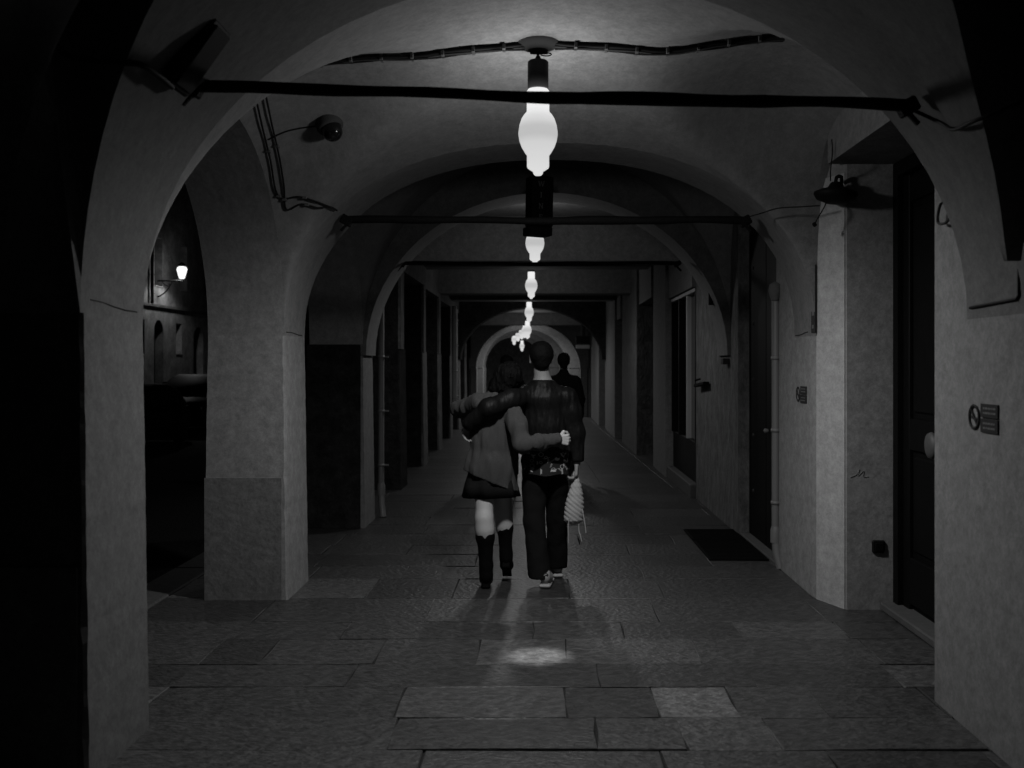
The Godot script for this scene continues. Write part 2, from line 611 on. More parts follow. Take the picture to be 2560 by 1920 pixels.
func vault(d0: float, d1: float, rise0: float, rise1: float, dome: float, label: String, left_power := 2.0, bow0 := 2.0, bow1 := 2.0) -> Dictionary:
	var v := {"cx": (LEFT + RIGHT) * 0.5, "half": (RIGHT - LEFT) * 0.5, "mid": (d0 + d1) * 0.5, "long": (d1 - d0) * 0.5, "rise0": rise0, "rise1": rise1, "dome": dome, "lift": 0.17, "left_power": left_power, "bow0": bow0, "bow1": bow1}
	vaults.append(v)
	var o := thing("groin_vault", label, "vault", P(v.cx, TOP - 0.05, v.mid))
	var g := Geo.new()
	var nx := 56
	var nz := 48
	var grid := []
	for j in nz + 1:
		var row := []
		var d: float = v.mid + v.long * sin(PI * 0.5 * (2.0 * j / nz - 1.0))
		for i in nx + 1:
			var x: float = v.cx + v.half * sin(PI * 0.5 * (2.0 * i / nx - 1.0))
			row.append(P(x, vault_height(v, x, d), d))
		grid.append(row)
	var top := TOP - 0.05
	var up := func(p: Vector3) -> Vector3: return Vector3(p.x, top, p.z)
	for j in nz:
		for i in nx:
			g.smooth(1)
			g.quad(grid[j][i], grid[j + 1][i], grid[j + 1][i + 1], grid[j][i + 1])
	g.smooth(-1)
	for j in nz:
		g.quad(grid[j][0], up.call(grid[j][0]), up.call(grid[j + 1][0]), grid[j + 1][0])
		g.quad(grid[j][nx], grid[j + 1][nx], up.call(grid[j + 1][nx]), up.call(grid[j][nx]))
	for i in nx:
		g.quad(grid[0][i], grid[0][i + 1], up.call(grid[0][i + 1]), up.call(grid[0][i]))
		g.quad(grid[nz][i], up.call(grid[nz][i]), up.call(grid[nz][i + 1]), grid[nz][i + 1])
	g.quad(up.call(grid[0][0]), up.call(grid[0][nx]), up.call(grid[nz][nx]), up.call(grid[nz][0]))
	for j in nz:   # the shell runs a little way into the wall on the right
		var out := Vector3(0.2, 0, 0)
		g.quad(grid[j][nx], grid[j + 1][nx], grid[j + 1][nx] + out, grid[j][nx] + out)
	part(o, "vault_shell", g.mesh(), M.plaster)
	return v

func near_of(k: int) -> float:
	return 3.97 + BAY * k + (0.0 if k < 1 else 0.02)

func far_of(k: int) -> float:
	return near_of(k) + 0.6

func street_pier(k: int, label: String, material: String, dado_or_dark_front: String, dado_top := 0.845) -> void:
	var x := drift(near_of(k))
	var d0 := near_of(k)
	var d1 := far_of(k)
	var o := thing("street_pier", label, "pier", P(LEFT - 0.27 + x, 0, (d0 + d1) * 0.5))
	var g := Geo.new()
	var list := []
	for s in 31:   # a slight batter, an uneven, hand-plastered face and chipped corners
		var y := SPRING * s / 30.0
		var b := 0.025 * (1.0 - s / 30.0) + (rng.randf_range(-0.0015, 0.0015) if s < 30 else 0.0)
		var chip := 0.012 + (0.01 * pow(rng.randf(), 5.0) if s > 0 and s < 30 else 0.0)
		var ring := []
		for q in [Vector2(LEFT - 0.53 - b, d0 - b * 0.5), Vector2(LEFT - 0.53 - b, d1), Vector2(LEFT + b, d1 + b * 0.3), Vector2(LEFT + b, d0 + chip - b * 0.5), Vector2(LEFT + b - chip, d0 - b * 0.5)]:
			ring.append(P(q.x + x, y, q.y))
		ring.reverse()
		list.append(ring)
	g.rings(list, true, -1)
	part(o, "shaft", g.mesh(), M[material])
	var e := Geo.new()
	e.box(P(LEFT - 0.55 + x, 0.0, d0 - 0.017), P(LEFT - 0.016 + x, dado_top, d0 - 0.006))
	part(o, "dado_or_dark_front", e.mesh(), M[dado_or_dark_front])

func street_wall(k: int, label: String) -> void:   # the longitudinal arch between pier k and pier k + 1
	var x := drift(near_of(k) + 1.8)
	var m0 := (near_of(k) + far_of(k)) * 0.5
	var m1 := (near_of(k + 1) + far_of(k + 1)) * 0.5
	var a := far_of(k)
	var b := near_of(k + 1)
	var poly := PackedVector2Array([Vector2(m0, TOP), Vector2(m0, SPRING)])
	poly.append_array(arch_line((a + b) * 0.5, (b - a) * 0.5, SPRING, (b - a) * 0.5))
	poly.append(Vector2(m1, SPRING))
	poly.append(Vector2(m1, TOP))
	var o := thing("street_arch", label, "arch", P(LEFT - 0.27 + x, SPRING, (a + b) * 0.5))
	var g := Geo.new()
	g.extrude(poly, Vector3(LEFT - 0.53 + x, 0, 0), Vector3(0, 0, -1), Vector3.UP, 0.53, 2, poly.size() - 3)
	part(o, "arch_wall", g.mesh(), M.plaster_mid if k >= 0 else M.plaster)

func wall_pier(d0: float, d1: float, label: String, chamfer: bool, depth := 0.6, material := "plaster") -> Node3D:
	var x := drift((d0 + d1) * 0.5)
	var o := thing("wall_pier", label, "wall", P(RIGHT + 0.2 + x, 0, (d0 + d1) * 0.5))
	var p := PackedVector2Array()
	if chamfer:
		for q in [Vector2(RIGHT + x, d1), Vector2(RIGHT + x, d0 + 0.4), Vector2(RIGHT + x + 0.012, d0 + 0.3), Vector2(RIGHT + x + 0.115, d0 + 0.01), Vector2(RIGHT + x + 0.127, d0), Vector2(RIGHT + x + depth, d0), Vector2(RIGHT + x + depth, d1)]:
			p.append(q)
	else:
		for q in [Vector2(RIGHT + x, d1), Vector2(RIGHT + x, d0 + 0.012), Vector2(RIGHT + x + 0.012, d0), Vector2(RIGHT + x + depth, d0), Vector2(RIGHT + x + depth, d1)]:
			p.append(q)
	var g := Geo.new()
	g.extrude(p, Vector3(0, 0, 0), Vector3.RIGHT, Vector3(0, 0, -1), TOP)   # right x forward is down-handed, so the depth axis is up
	part(o, "masonry", g.mesh(), M[material])
	if chamfer:   # a paler strip covers the cut corner
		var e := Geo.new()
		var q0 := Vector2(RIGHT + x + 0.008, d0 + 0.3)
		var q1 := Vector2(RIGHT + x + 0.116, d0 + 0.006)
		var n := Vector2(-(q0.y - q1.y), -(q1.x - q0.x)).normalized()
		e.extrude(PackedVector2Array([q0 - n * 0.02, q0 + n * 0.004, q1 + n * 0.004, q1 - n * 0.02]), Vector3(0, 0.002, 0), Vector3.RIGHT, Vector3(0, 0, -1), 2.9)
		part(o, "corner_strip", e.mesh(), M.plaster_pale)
	return o

func lintel(d0: float, d1: float, y: float, label: String, x0 := 0.0) -> void:
	var x := drift((d0 + d1) * 0.5)
	var o := thing("lintel_wall", label, "lintel", P(RIGHT + 0.3 + x, y, (d0 + d1) * 0.5))
	var g := Geo.new()
	g.box(P(RIGHT + x0 + x, y, d0 - 0.001), P(RIGHT + 0.598 + x, TOP - 0.003, d1 + 0.001))
	part(o, "masonry", g.mesh(), M.plaster)

func panelled_door(d0: float, d1: float, plane: float, height: float, label: String, material: String, threshold := true) -> Node3D:
	var o := thing("door", label, "door", P(plane + 0.06, 0, (d0 + d1) * 0.5))
	var w := d1 - d0
	var f := Geo.new()
	f.box(P(plane - 0.03, 0, d0), P(plane + 0.1, height, d0 + 0.09))
	f.box(P(plane - 0.03, 0, d1 - 0.09), P(plane + 0.1, height, d1))
	f.box(P(plane - 0.03, height - 0.09, d0 + 0.09), P(plane + 0.1, height, d1 - 0.09))
	part(o, "door_frame", f.mesh(), M[material])
	var mid := (d0 + d1) * 0.5
	for leaf in 2:
		var a := d0 + 0.095 if leaf == 0 else mid + 0.004
		var b := mid - 0.004 if leaf == 0 else d1 - 0.095
		var g := Geo.new()
		g.box(P(plane + 0.03, 0.01, a), P(plane + 0.07, height - 0.095, b))
		for q in [0.0, 1.0]:   # stiles
			var at: float = a if q == 0.0 else b - 0.11
			g.block(P(plane + 0.018, height * 0.5 - 0.04, at + 0.055), Vector3(0.03, height - 0.12, 0.108), 0.006)
		var rails := [0.24, 1.18, height - 0.2]
		for r in 3:
			g.block(P(plane + 0.019, rails[r], (a + b) * 0.5), Vector3(0.028, [0.3, 0.2, 0.16][r], b - a - 0.226), 0.006)
		var leaf_node := part(o, "door_leaf", g.mesh(), M[material])
		for r in 2:
			var y0: float = [0.43, 1.32][r]
			var y1: float = [1.04, height - 0.32][r]
			var e := Geo.new()
			e.block(P(plane + 0.026, (y0 + y1) * 0.5, (a + b) * 0.5), Vector3(0.024, y1 - y0, b - a - 0.31), 0.012)
			part(leaf_node, "raised_panel", e.mesh(), M[material])
	if threshold:
		var t := Geo.new()
		t.block(P(plane - 0.02, 0.03, mid), Vector3(0.2, 0.05, w - 0.01), 0.008)
		part(o, "threshold", t.mesh(), M.kerb_stone)
	return o

func tie_rod(d: float, x0: float, y0: float, x1: float, y1: float, r: float, label: String) -> void:
	var o := thing("tie_rod", label, "tie rod", P((x0 + x1) * 0.5, (y0 + y1) * 0.5, d))
	var p := []
	var radii := []
	for i in 25:
		var t := i / 24.0
		p.append(P(lerpf(x0, x1, t), lerpf(y0, y1, t) + 0.004 * sin(t * 9.0) + 0.003 * sin(t * 23.0), d + 0.004 * sin(t * 5.0)))
		radii.append(r * (1.0 + 0.08 * sin(t * 14.0) + 0.05 * sin(t * 41.0) + (0.18 if t > 0.55 and t < 0.8 else 0.0)))
	var g := Geo.new()
	g.tube(p, radii, 8)
	part(o, "bar", g.mesh(), M.iron)
	for e in 2:   # wrought eyes and wedges where the bar enters the arch
		var s := -1.0 if e == 0 else 1.0
		var c: Vector3 = p[0] if e == 0 else p[24]
		var a := Geo.new()
		a.block(c + Vector3(-s * 0.03, -0.005, 0), Vector3(0.08, r * 2.6, r * 2.6), 0.008, Basis(Vector3.BACK, s * 0.5))
		a.block(c + Vector3(-s * 0.03, -0.04, 0.02), Vector3(0.018, 0.11, 0.025), 0.004, Basis(Vector3.BACK, s * 0.75))
		part(o, "anchor", a.mesh(), M.iron)

func hanging_lamp(label: String) -> Node3D:   # origin where it meets the ceiling
	var o := Node3D.new()
	o.name = numbered("hanging_lamp")
	add_child(o)
	o.set_meta("label", label)
	o.set_meta("category", "lamp")
	o.set_meta("group", "lamps hanging along the arcade")
	var g := Geo.new()
	g.lathe([Vector2(0.0, -0.045), Vector2(0.05, -0.042), Vector2(0.085, -0.028), Vector2(0.12, -0.008), Vector2(0.125, 0.012)], Vector3.ZERO, 24)
	part(o, "ceiling_rose", g.mesh(), M.rose)
	g = Geo.new()
	g.block(Vector3(0.005, -0.052, 0), Vector3(0.1, 0.012, 0.018), 0.003)
	g.tube([Vector3(0, -0.05, 0), Vector3(0, -0.095, 0)], 0.008, 8)
	g.lathe([Vector2(0.008, -0.088), Vector2(0.016, -0.082), Vector2(0.012, -0.07), Vector2(0.006, -0.066)], Vector3.ZERO, 12)
	part(o, "hook", g.mesh(), M.black_paint)
	g = Geo.new()
	var p := []
	for i in 13:
		var a := TAU * i / 12.0
		p.append(Vector3(0.045 + 0.03 * cos(a + PI), -0.062 + 0.009 * sin(a), 0.008))
	g.tube(p, 0.0035, 6)
	part(o, "supply_wire", g.mesh(), M.cable)
	g = Geo.new()
	g.lathe([Vector2(0.054, -0.255), Vector2(0.058, -0.25), Vector2(0.058, -0.104), Vector2(0.05, -0.096), Vector2(0.0, -0.094)], Vector3.ZERO, 28)
	part(o, "housing", g.mesh(), M.housing)
	g = Geo.new()
	var profile := [Vector2(0.0, -0.738), Vector2(0.018, -0.736), Vector2(0.026, -0.727), Vector2(0.028, -0.716), Vector2(0.045, -0.705), Vector2(0.059, -0.695), Vector2(0.062, -0.685), Vector2(0.062, -0.625), Vector2(0.072, -0.612), Vector2(0.092, -0.578), Vector2(0.104, -0.545), Vector2(0.109, -0.515), Vector2(0.11, -0.503), Vector2(0.109, -0.49), Vector2(0.104, -0.455), Vector2(0.092, -0.42), Vector2(0.076, -0.395), Vector2(0.066, -0.385), Vector2(0.063, -0.375), Vector2(0.063, -0.268), Vector2(0.056, -0.257), Vector2(0.0, -0.256)]
	g.smooth(0)
	for i in profile.size() - 1:
		for k in 36:
			var corner := []
			var uv := []
			for q in [[i, k], [i, k + 1], [i + 1, k + 1], [i + 1, k]]:
				var at: Vector2 = profile[q[0]]
				var turn: float = -TAU * (q[1] % 36) / 36.0
				corner.append(Vector3(cos(turn) * at.x, at.y, sin(turn) * at.x))
				uv.append(Vector2(q[1] / 36.0, clampf((at.y + 0.738) / 0.482, 0.01, 0.99)))
			for n in [0, 2, 1, 0, 3, 2]:
				g.st.set_uv(uv[n])
				g.st.add_vertex(corner[n])
	part(o, "glass_shade", g.mesh(), M.lamp_glass)
	var l := OmniLight3D.new()
	l.name = "lamp_light"
	l.light_color = Color(1, 1, 1)
	l.light_energy = LAMP * 0.12
	l.light_size = 0.08
	l.omni_range = 14.0
	l.omni_attenuation = 2.0
	l.shadow_enabled = true
	l.position = Vector3(0, -0.5, 0)
	o.add_child(l)
	var wide := SpotLight3D.new()   # the globe hangs mouth down and sends most of its light downwards and sideways
	wide.name = "globe_light"
	wide.light_energy = LAMP
	wide.light_size = 0.08
	wide.spot_range = 14.0
	wide.spot_attenuation = 2.0
	wide.spot_angle = 88.0
	wide.spot_angle_attenuation = 0.75
	wide.shadow_enabled = true
	wide.rotation_degrees.x = -90
	wide.position = Vector3(0, -0.52, 0)
	o.add_child(wide)
	var s := SpotLight3D.new()   # the open glass tip throws a small bright pool straight down
	s.name = "tip_light"
	s.light_energy = TIP
	s.spot_range = 6.0
	s.spot_attenuation = 2.0
	s.spot_angle = 4.8
	s.spot_angle_attenuation = 1.0
	s.light_size = 0.02
	s.shadow_enabled = true
	s.rotation_degrees.x = -90
	s.position = Vector3(0, -0.745, 0)
	o.add_child(s)
	return o


# ------------------------------------------------------------------ paving
func stone_mesh(x0: float, x1: float, d0: float, d1: float, y: float) -> ArrayMesh:
	var g := Geo.new()
	var c := []
	var w := 0.008
	for q in [Vector2(x0, d0), Vector2((x0 + x1) * 0.5, d0), Vector2(x1, d0), Vector2(x1, (d0 + d1) * 0.5), Vector2(x1, d1), Vector2((x0 + x1) * 0.5, d1), Vector2(x0, d1), Vector2(x0, (d0 + d1) * 0.5)]:
		c.append(Vector2(q.x + rng.randf_range(-w, w), q.y + rng.randf_range(-w * 0.5, w * 0.5)))
	var m := Vector2((x0 + x1) * 0.5, (d0 + d1) * 0.5)
	var tx := rng.randf_range(-0.0025, 0.0025)
	var tz := rng.randf_range(-0.003, 0.003)
	var low := []
	var rim := []
	var top := []
	for q in c:
		var inset: Vector2 = q.move_toward(m, 0.004)
		low.append(P(q.x, -0.07, q.y))
		rim.append(P(q.x, y - 0.003, q.y))
		top.append(P(inset.x, y + tx * signf(q.x - m.x) + tz * signf(q.y - m.y), inset.y))
	g.rings([low, rim], false, -1)
	g.smooth(-1)
	for i in 8:
		var j := (i + 1) % 8
		g.quad(rim[i], rim[j], top[j], top[i])
	var mid := P(m.x, y + 0.001, m.y)
	for i in 8:
		g.tri(mid, top[i], top[(i + 1) % 8])
	return g.mesh()

func pave() -> void:
	var o := structure("pavement")
	var rows := [2.2, 2.62, 3.05, 3.5, 3.92, 4.33, 4.725, 5.18, 5.573, 6.08, 6.485, 7.147, 7.787, 8.27, 8.8, 9.25, 9.85, 10.4, 10.95, 11.6, 12.2, 12.8, 13.5]
	var joints := {
		5: [-1.84, -0.66, 0.24, 0.62, 1.02, 1.86],
		6: [-1.84, -0.68, 0.116, 0.55, 0.92, 1.33, 1.88],
		7: [-1.86, -1.0, 0.3, 1.1, 1.87],
		8: [-1.84, -1.55, -0.92, -0.36, 0.14, 0.88, 1.86],
		9: [-1.84, -1.2, -0.05, 0.5, 1.2, 1.86],
		10: [-1.84, -0.75, 0.75, 1.86],
		4: [-1.84, -0.5, 0.5, 1.2, 1.86],
	}
	var tones := {"5_1": 3, "5_2": 2, "6_0": 1, "6_1": 4, "6_2": 1, "6_3": 5, "6_4": 2, "6_5": 1, "8_2": 3, "8_3": 4, "8_4": 4, "8_1": 3, "7_1": 1, "10_1": 2, "10_0": 1, "9_1": 1, "9_2": 2}
	for r in rows.size() - 1:
		var d0: float = rows[r] + 0.0022
		var d1: float = rows[r + 1] - 0.0022
		var x := drift(d0)
		var cuts: Array = [-2.62]
		if joints.has(r):
			cuts += joints[r]
		else:
			cuts.append(-1.84)
			var at := -1.84
			while at < 1.0:
				at += rng.randf_range(0.6, 1.35)
				if at < 1.4:
					cuts.append(at)
			cuts.append(1.87)
		cuts.append(2.5)
		cuts[1] += rng.randf_range(-0.07, 0.07)
		cuts[cuts.size() - 2] += rng.randf_range(-0.05, 0.05)
		for i in cuts.size() - 1:
			var tone: int = tones.get("%d_%d" % [r, i - 1], ([0, 0, 1, 1, 2, 3, 3, 4] if r < 12 else [0, 0, 1, 0, 1, 0, 1, 0])[rng.randi() % 8])
			part(o, "paving_stone", stone_mesh(cuts[i] + 0.002 + x, cuts[i + 1] - 0.002 + x, d0, d1, rng.randf_range(-0.003, 0.001)), M["stone_%d" % tone])
	for tone in 3:
		var g := Geo.new()
		var d := 13.5
		var k := 0
		while d < 60.0:
			var e := d + 0.6
			var x := drift(d)
			var at := -2.62
			while at < 2.5:
				var b := minf(at + 0.55 + 0.37 * ((k * 7 + int(d * 5.0)) % 4), 2.5)
				if k % 3 == tone:
					g.block(P((at + b) * 0.5 + x, -0.036, (d + e) * 0.5), Vector3(b - at - 0.005, 0.07, 0.595), 0.002)
				at = b
				k += 1
			d = e
			k += 1
		part(o, "distant_paving_stones", g.mesh(), M["stone_%d" % [0, 1, 0][tone]]).set_meta("kind", "stuff")
	var b := structure("mortar_bed")
	var g2 := Geo.new()
	g2.box(Vector3(-2.63, -0.11, -61.0), Vector3(2.6, -0.011, 3.0))
	part(b, "bed", g2.mesh(), M.mortar)
	var kerb := structure("kerb")
	for i in 26:
		var g3 := Geo.new()
		var d := 1.0 + i * 1.2
		g3.block(P(-2.79 + drift(d), -0.06, d + 0.6), Vector3(0.3, 0.125, 1.19), 0.012)
		part(kerb, "kerb_stone", g3.mesh(), M.kerb_stone)
	var road := structure("road")
	var g4 := Geo.new()
	g4.quad(Vector3(-300, -0.12, 120), Vector3(300, -0.12, 120), Vector3(300, -0.12, -300), Vector3(-300, -0.12, -300))
	part(road, "road_surface", g4.mesh(), M.asphalt)
	var back := structure("pavement")
	var g5 := Geo.new()
	g5.box(Vector3(-2.62, -0.015, -2.2), Vector3(2.5, 0.0, 3.0))
	part(back, "paving_slab", g5.mesh(), M.stone_2)


# ------------------------------------------------------------------ fittings and signs
func vault_point(v: Dictionary, x: float, d: float, below := 0.012) -> Vector3:
	return P(x, vault_height(v, x, d) - below, d)

func smooth_path(p: Array, steps := 6) -> Array:
	var c := Curve3D.new()
	for i in p.size():
		var t: Vector3 = (p[mini(i + 1, p.size() - 1)] - p[maxi(i - 1, 0)]) / 6.0
		c.add_point(p[i], -t, t)
	var out := []
	var n := (p.size() - 1) * steps
	for i in n + 1:
		var k := mini(i / steps, p.size() - 2)
		out.append(c.sample(k, float(i - k * steps) / steps))
	return out

func cable(label: String, p: Array, r: float, material := "cable", group := "", category := "cable") -> Node3D:
	var o := thing("cable", label, category, p[0], group)
	var g := Geo.new()
	g.tube(p, r, 7)
	part(o, "sheath", g.mesh(), M[material])
	return o

func cable_clip(o: Node3D, at: Vector3, size: Vector3, b := Basis()) -> void:
	var g := Geo.new()
	g.block(at, size, 0.002, b)
	part(o, "clip", g.mesh(), M.clip)

func ceiling_cables(v: Dictionary) -> void:
	for s in 2:
		var side := -1.0 if s == 0 else 1.0
		var c: float = v.cx - 0.07
		var o := thing("cable_bundle", ["bundle of clipped cables on the vault left of the nearest hanging lamp", "bundle of clipped cables on the vault right of the nearest hanging lamp"][s], "cable", vault_point(v, c + side * 0.1, 5.72), "cables clipped across the nearest vault")
		for n in 5:
			var p := []
			for i in 27:
				var t := i / 26.0
				var x := c + side * lerpf(0.085, 1.36, t)
				var off := 0.011 * (n % 3) - 0.011 + 0.006 * sin(t * 17.0 + n * 2.0)
				p.append(vault_point(v, x, 5.70 + off * 1.6 + 0.012 * (n / 3), 0.013 + 0.012 * (n % 2) + 0.008 * absf(sin(t * 9.0 + n))))
			var g := Geo.new()
			g.tube(p, [0.011, 0.009, 0.012, 0.008, 0.009][n], 6)
			part(o, "strand", g.mesh(), M.cable if n != 3 else M.cable_grey)
		for i in 7:
			var x := c + side * (0.2 + 0.17 * i)
			cable_clip(o, vault_point(v, x, 5.70, 0.022), Vector3(0.018, 0.03, 0.07))

func corner_conduits(v: Dictionary) -> void:
	for n in 2:
		var e := 0.06 * n
		var p := []
		for q in [Vector2(-1.45, 5.0), Vector2(-1.55, 5.4), Vector2(-1.64, 5.85), Vector2(-1.70, 6.25), Vector2(-1.72, 6.5), Vector2(-1.735, 6.68), Vector2(-1.70, 6.74 + 0.02 * n), Vector2(-1.60, 6.76), Vector2(-1.50, 6.80), Vector2(-1.44, 6.9), Vector2(-1.42, 7.04)]:
			p.append(vault_point(v, q.x + e * (0.9 if q.y < 6.7 else 0.1), q.y + (0.0 if q.y < 6.7 else 0.035 * n), 0.02))
		p = smooth_path(p)
		var o := cable(["dark conduit running down the vault corner to the second tie rod, left one", "dark conduit running down the vault corner to the second tie rod, right one"][n], p, 0.0062, "cable", "conduits in the vault corner")
		for i in [10, 22, 33, 44]:
			if i < p.size():
				cable_clip(o, p[i], Vector3(0.03, 0.018, 0.03))

func street_arch_wire() -> void:
	cable("thin wire across the arch soffit above the second left pier", smooth_path([P(-2.29, 2.915, 6.53), P(-2.1, 2.905, 6.535), P(-1.9, 2.925, 6.515), P(-1.77, 2.93, 6.51)]), 0.005)

func dome_camera(v: Dictionary) -> void:
	var c := vault_point(v, -1.33, 6.42, 0.0)
	var o := thing("dome_camera", "small black dome security camera on a pale round plate on the vault", "security camera", c)
	var n := Vector3(0.35, -0.85, 0.25).normalized()
	var b := Basis(Quaternion(Vector3.UP, n))
	var g := Geo.new()
	g.lathe([Vector2(0.085, -0.03), Vector2(0.085, 0.02), Vector2(0.078, 0.032), Vector2(0.0, 0.034)], c, 24, b)
	part(o, "mounting_plate", g.mesh(), M.rose)
	g = Geo.new()
	var prof := []
	for i in 9:
		var a := PI * 0.5 * i / 8.0
		prof.append(Vector2(0.064 * cos(a), 0.058 + 0.06 * sin(a)))
	prof.push_front(Vector2(0.066, 0.033))
	g.lathe(prof, c, 24, b)
	part(o, "dome", g.mesh(), M.dome)
	var p := []
	for q in [Vector2(-1.70, 6.36), Vector2(-1.6, 6.37), Vector2(-1.5, 6.39), Vector2(-1.4, 6.41)]:
		p.append(vault_point(v, q.x, q.y, 0.006))
	cable("thin wire from the vault corner to the dome camera", smooth_path(p), 0.005)

func wall_lamp() -> void:
	var at := P(1.93, 2.745, 6.72)
	var o := thing("wall_lamp", "unlit dark wide-brimmed lamp on the pale corner of the first wall pier", "lamp", at)
	var b := Basis(Vector3.BACK, -0.06)
	var g := Geo.new()
	g.lathe([Vector2(0.0, -0.06), Vector2(0.06, -0.058), Vector2(0.125, -0.03), Vector2(0.142, 0.0), Vector2(0.137, 0.014), Vector2(0.1, 0.03), Vector2(0.055, 0.042), Vector2(0.042, 0.07), Vector2(0.03, 0.08), Vector2(0.0, 0.082)], at, 28, b)
	part(o, "shade", g.mesh(), M.black_paint)
	g = Geo.new()
	g.tube(smooth_path([at + Vector3(0, 0.07, 0), at + Vector3(0.01, 0.115, -0.01), at + Vector3(0.045, 0.12, -0.03), at + Vector3(0.06, 0.09, -0.075)]), 0.012, 8)
	part(o, "bracket_arm", g.mesh(), M.black_paint)
	cable("thin wire drooping from the wide-brimmed lamp with a plug at its end", smooth_path([at + Vector3(-0.06, -0.045, 0.0), at + Vector3(-0.085, -0.09, 0.03), at + Vector3(-0.12, -0.15, 0.03), at + Vector3(-0.14, -0.19, 0.02)]), 0.004)
	var plug := Geo.new()
	plug.block(at + Vector3(-0.145, -0.2, 0.02), Vector3(0.024, 0.03, 0.02), 0.005, Basis(Vector3.BACK, 0.6))
	var pl := thing("cable_plug", "small black plug dangling below the wide-brimmed lamp", "plug", at + Vector3(-0.145, -0.2, 0.02))
	part(pl, "plug_body", plug.mesh(), M.black_paint)
	var v: Dictionary = vaults[1]
	cable("thin wire from the second tie rod to the wide-brimmed lamp", smooth_path([P(1.42, 2.64, 7.0), P(1.5, 2.66, 6.97), P(1.6, 2.685, 6.92), P(1.74, 2.68, 6.82), at + Vector3(-0.1, -0.07, -0.02)]), 0.0045)
	cable("thin wire rising up the wall from the wide-brimmed lamp to the vault", smooth_path([at + Vector3(-0.02, 0.1, -0.05), P(1.88, 2.9, 6.66), P(1.88, 3.0, 6.62), P(1.87, 3.08, 6.6)]), 0.004)

func wine_sign() -> void:
	var d := 8.85
	var o := thing("hanging_sign", "black hanging box sign with upright WINE lettering under the second vault", "sign", P(-0.03, 2.8, d))
	var b := Basis(Vector3.UP, 0.42) * Basis(Vector3.BACK, -0.018)
	var g := Geo.new()
	g.block(P(-0.02, 3.03, d), Vector3(0.2, 0.44, 0.16), 0.012, b)
	part(o, "sign_box", g.mesh(), M.wood_black)
	g = Geo.new()
	g.block(P(-0.035, 2.775, d), Vector3(0.21, 0.075, 0.17), 0.008, b)
	part(o, "lower_box", g.mesh(), M.black_paint)
	g = Geo.new()
	for s in [-0.06, 0.06]:
		g.tube([P(-0.02, 3.24, d) + b * Vector3(s, 0, 0), P(-0.02, 3.56, d) + b * Vector3(s, 0, 0)], 0.006, 6)
	part(o, "hanger", g.mesh(), M.black_paint)
	var f := SystemFont.new()
	f.font_names = PackedStringArray(["Droid Serif"])
	for i in 4:
		var t := TextMesh.new()
		t.text = "WINE"[i]
		t.font = f
		t.font_size = 48
		t.pixel_size = 0.0013
		t.depth = 0.003
		var l := part(o, "letter", t, M.letter)
		l.position = b * Vector3(-0.02, 0.145 - 0.095 * i, 0.082) + P(-0.02, 3.03, d) - o.position
		l.basis = b

func notice_set(d: float, y: float, label_round: String, label_board: String) -> void:   # on the right wall, seen from the middle of the arcade
	var x := RIGHT - 0.004
	var o := thing("round_sign", label_round, "sign", P(x, y, d + 0.06), "no smoking signs on the wall")
	var g := Geo.new()
	var turn := Basis(Vector3.BACK, PI * 0.5)
	g.lathe([Vector2(0.056, 0.0), Vector2(0.056, 0.003), Vector2(0.044, 0.0035), Vector2(0.044, 0.0)], P(x, y, d + 0.07), 28, turn, false)
	part(o, "ring", g.mesh(), M.print_dark)
	g = Geo.new()
	g.block(P(x - 0.001, y, d + 0.07), Vector3(0.003, 0.088, 0.011), 0.0, Basis(Vector3.RIGHT, -0.75))
	part(o, "slash", g.mesh(), M.print_dark)
	g = Geo.new()
	g.block(P(x - 0.0005, y - 0.005, d + 0.07), Vector3(0.002, 0.012, 0.055), 0.0, Basis(Vector3.RIGHT, 0.15))
	part(o, "cigarette", g.mesh(), M.print_dark)
	var q := thing("notice_board", label_board, "sign", P(x, y, d - 0.08), "dark notices on the wall")
	for r in 2:
		var yy := y + 0.032 - 0.064 * r
		g = Geo.new()
		g.block(P(x, yy, d - 0.085), Vector3(0.006, 0.058, 0.165), 0.0)
		var board := part(q, "panel", g.mesh(), M.print_dark)
		g = Geo.new()
		for k in 2:
			var z := -0.055
			for w in 5:
				var len := 0.012 + 0.007 * ((w * 5 + k * 3 + r) % 3)
				g.box(P(x - 0.0045, yy + 0.006 - 0.02 * k, d - 0.085 - z), P(x - 0.0032, yy + 0.014 - 0.02 * k, d - 0.085 - z - len))
				z += len + 0.006
		part(board, "faded_print", g.mesh(), M.print_mid)

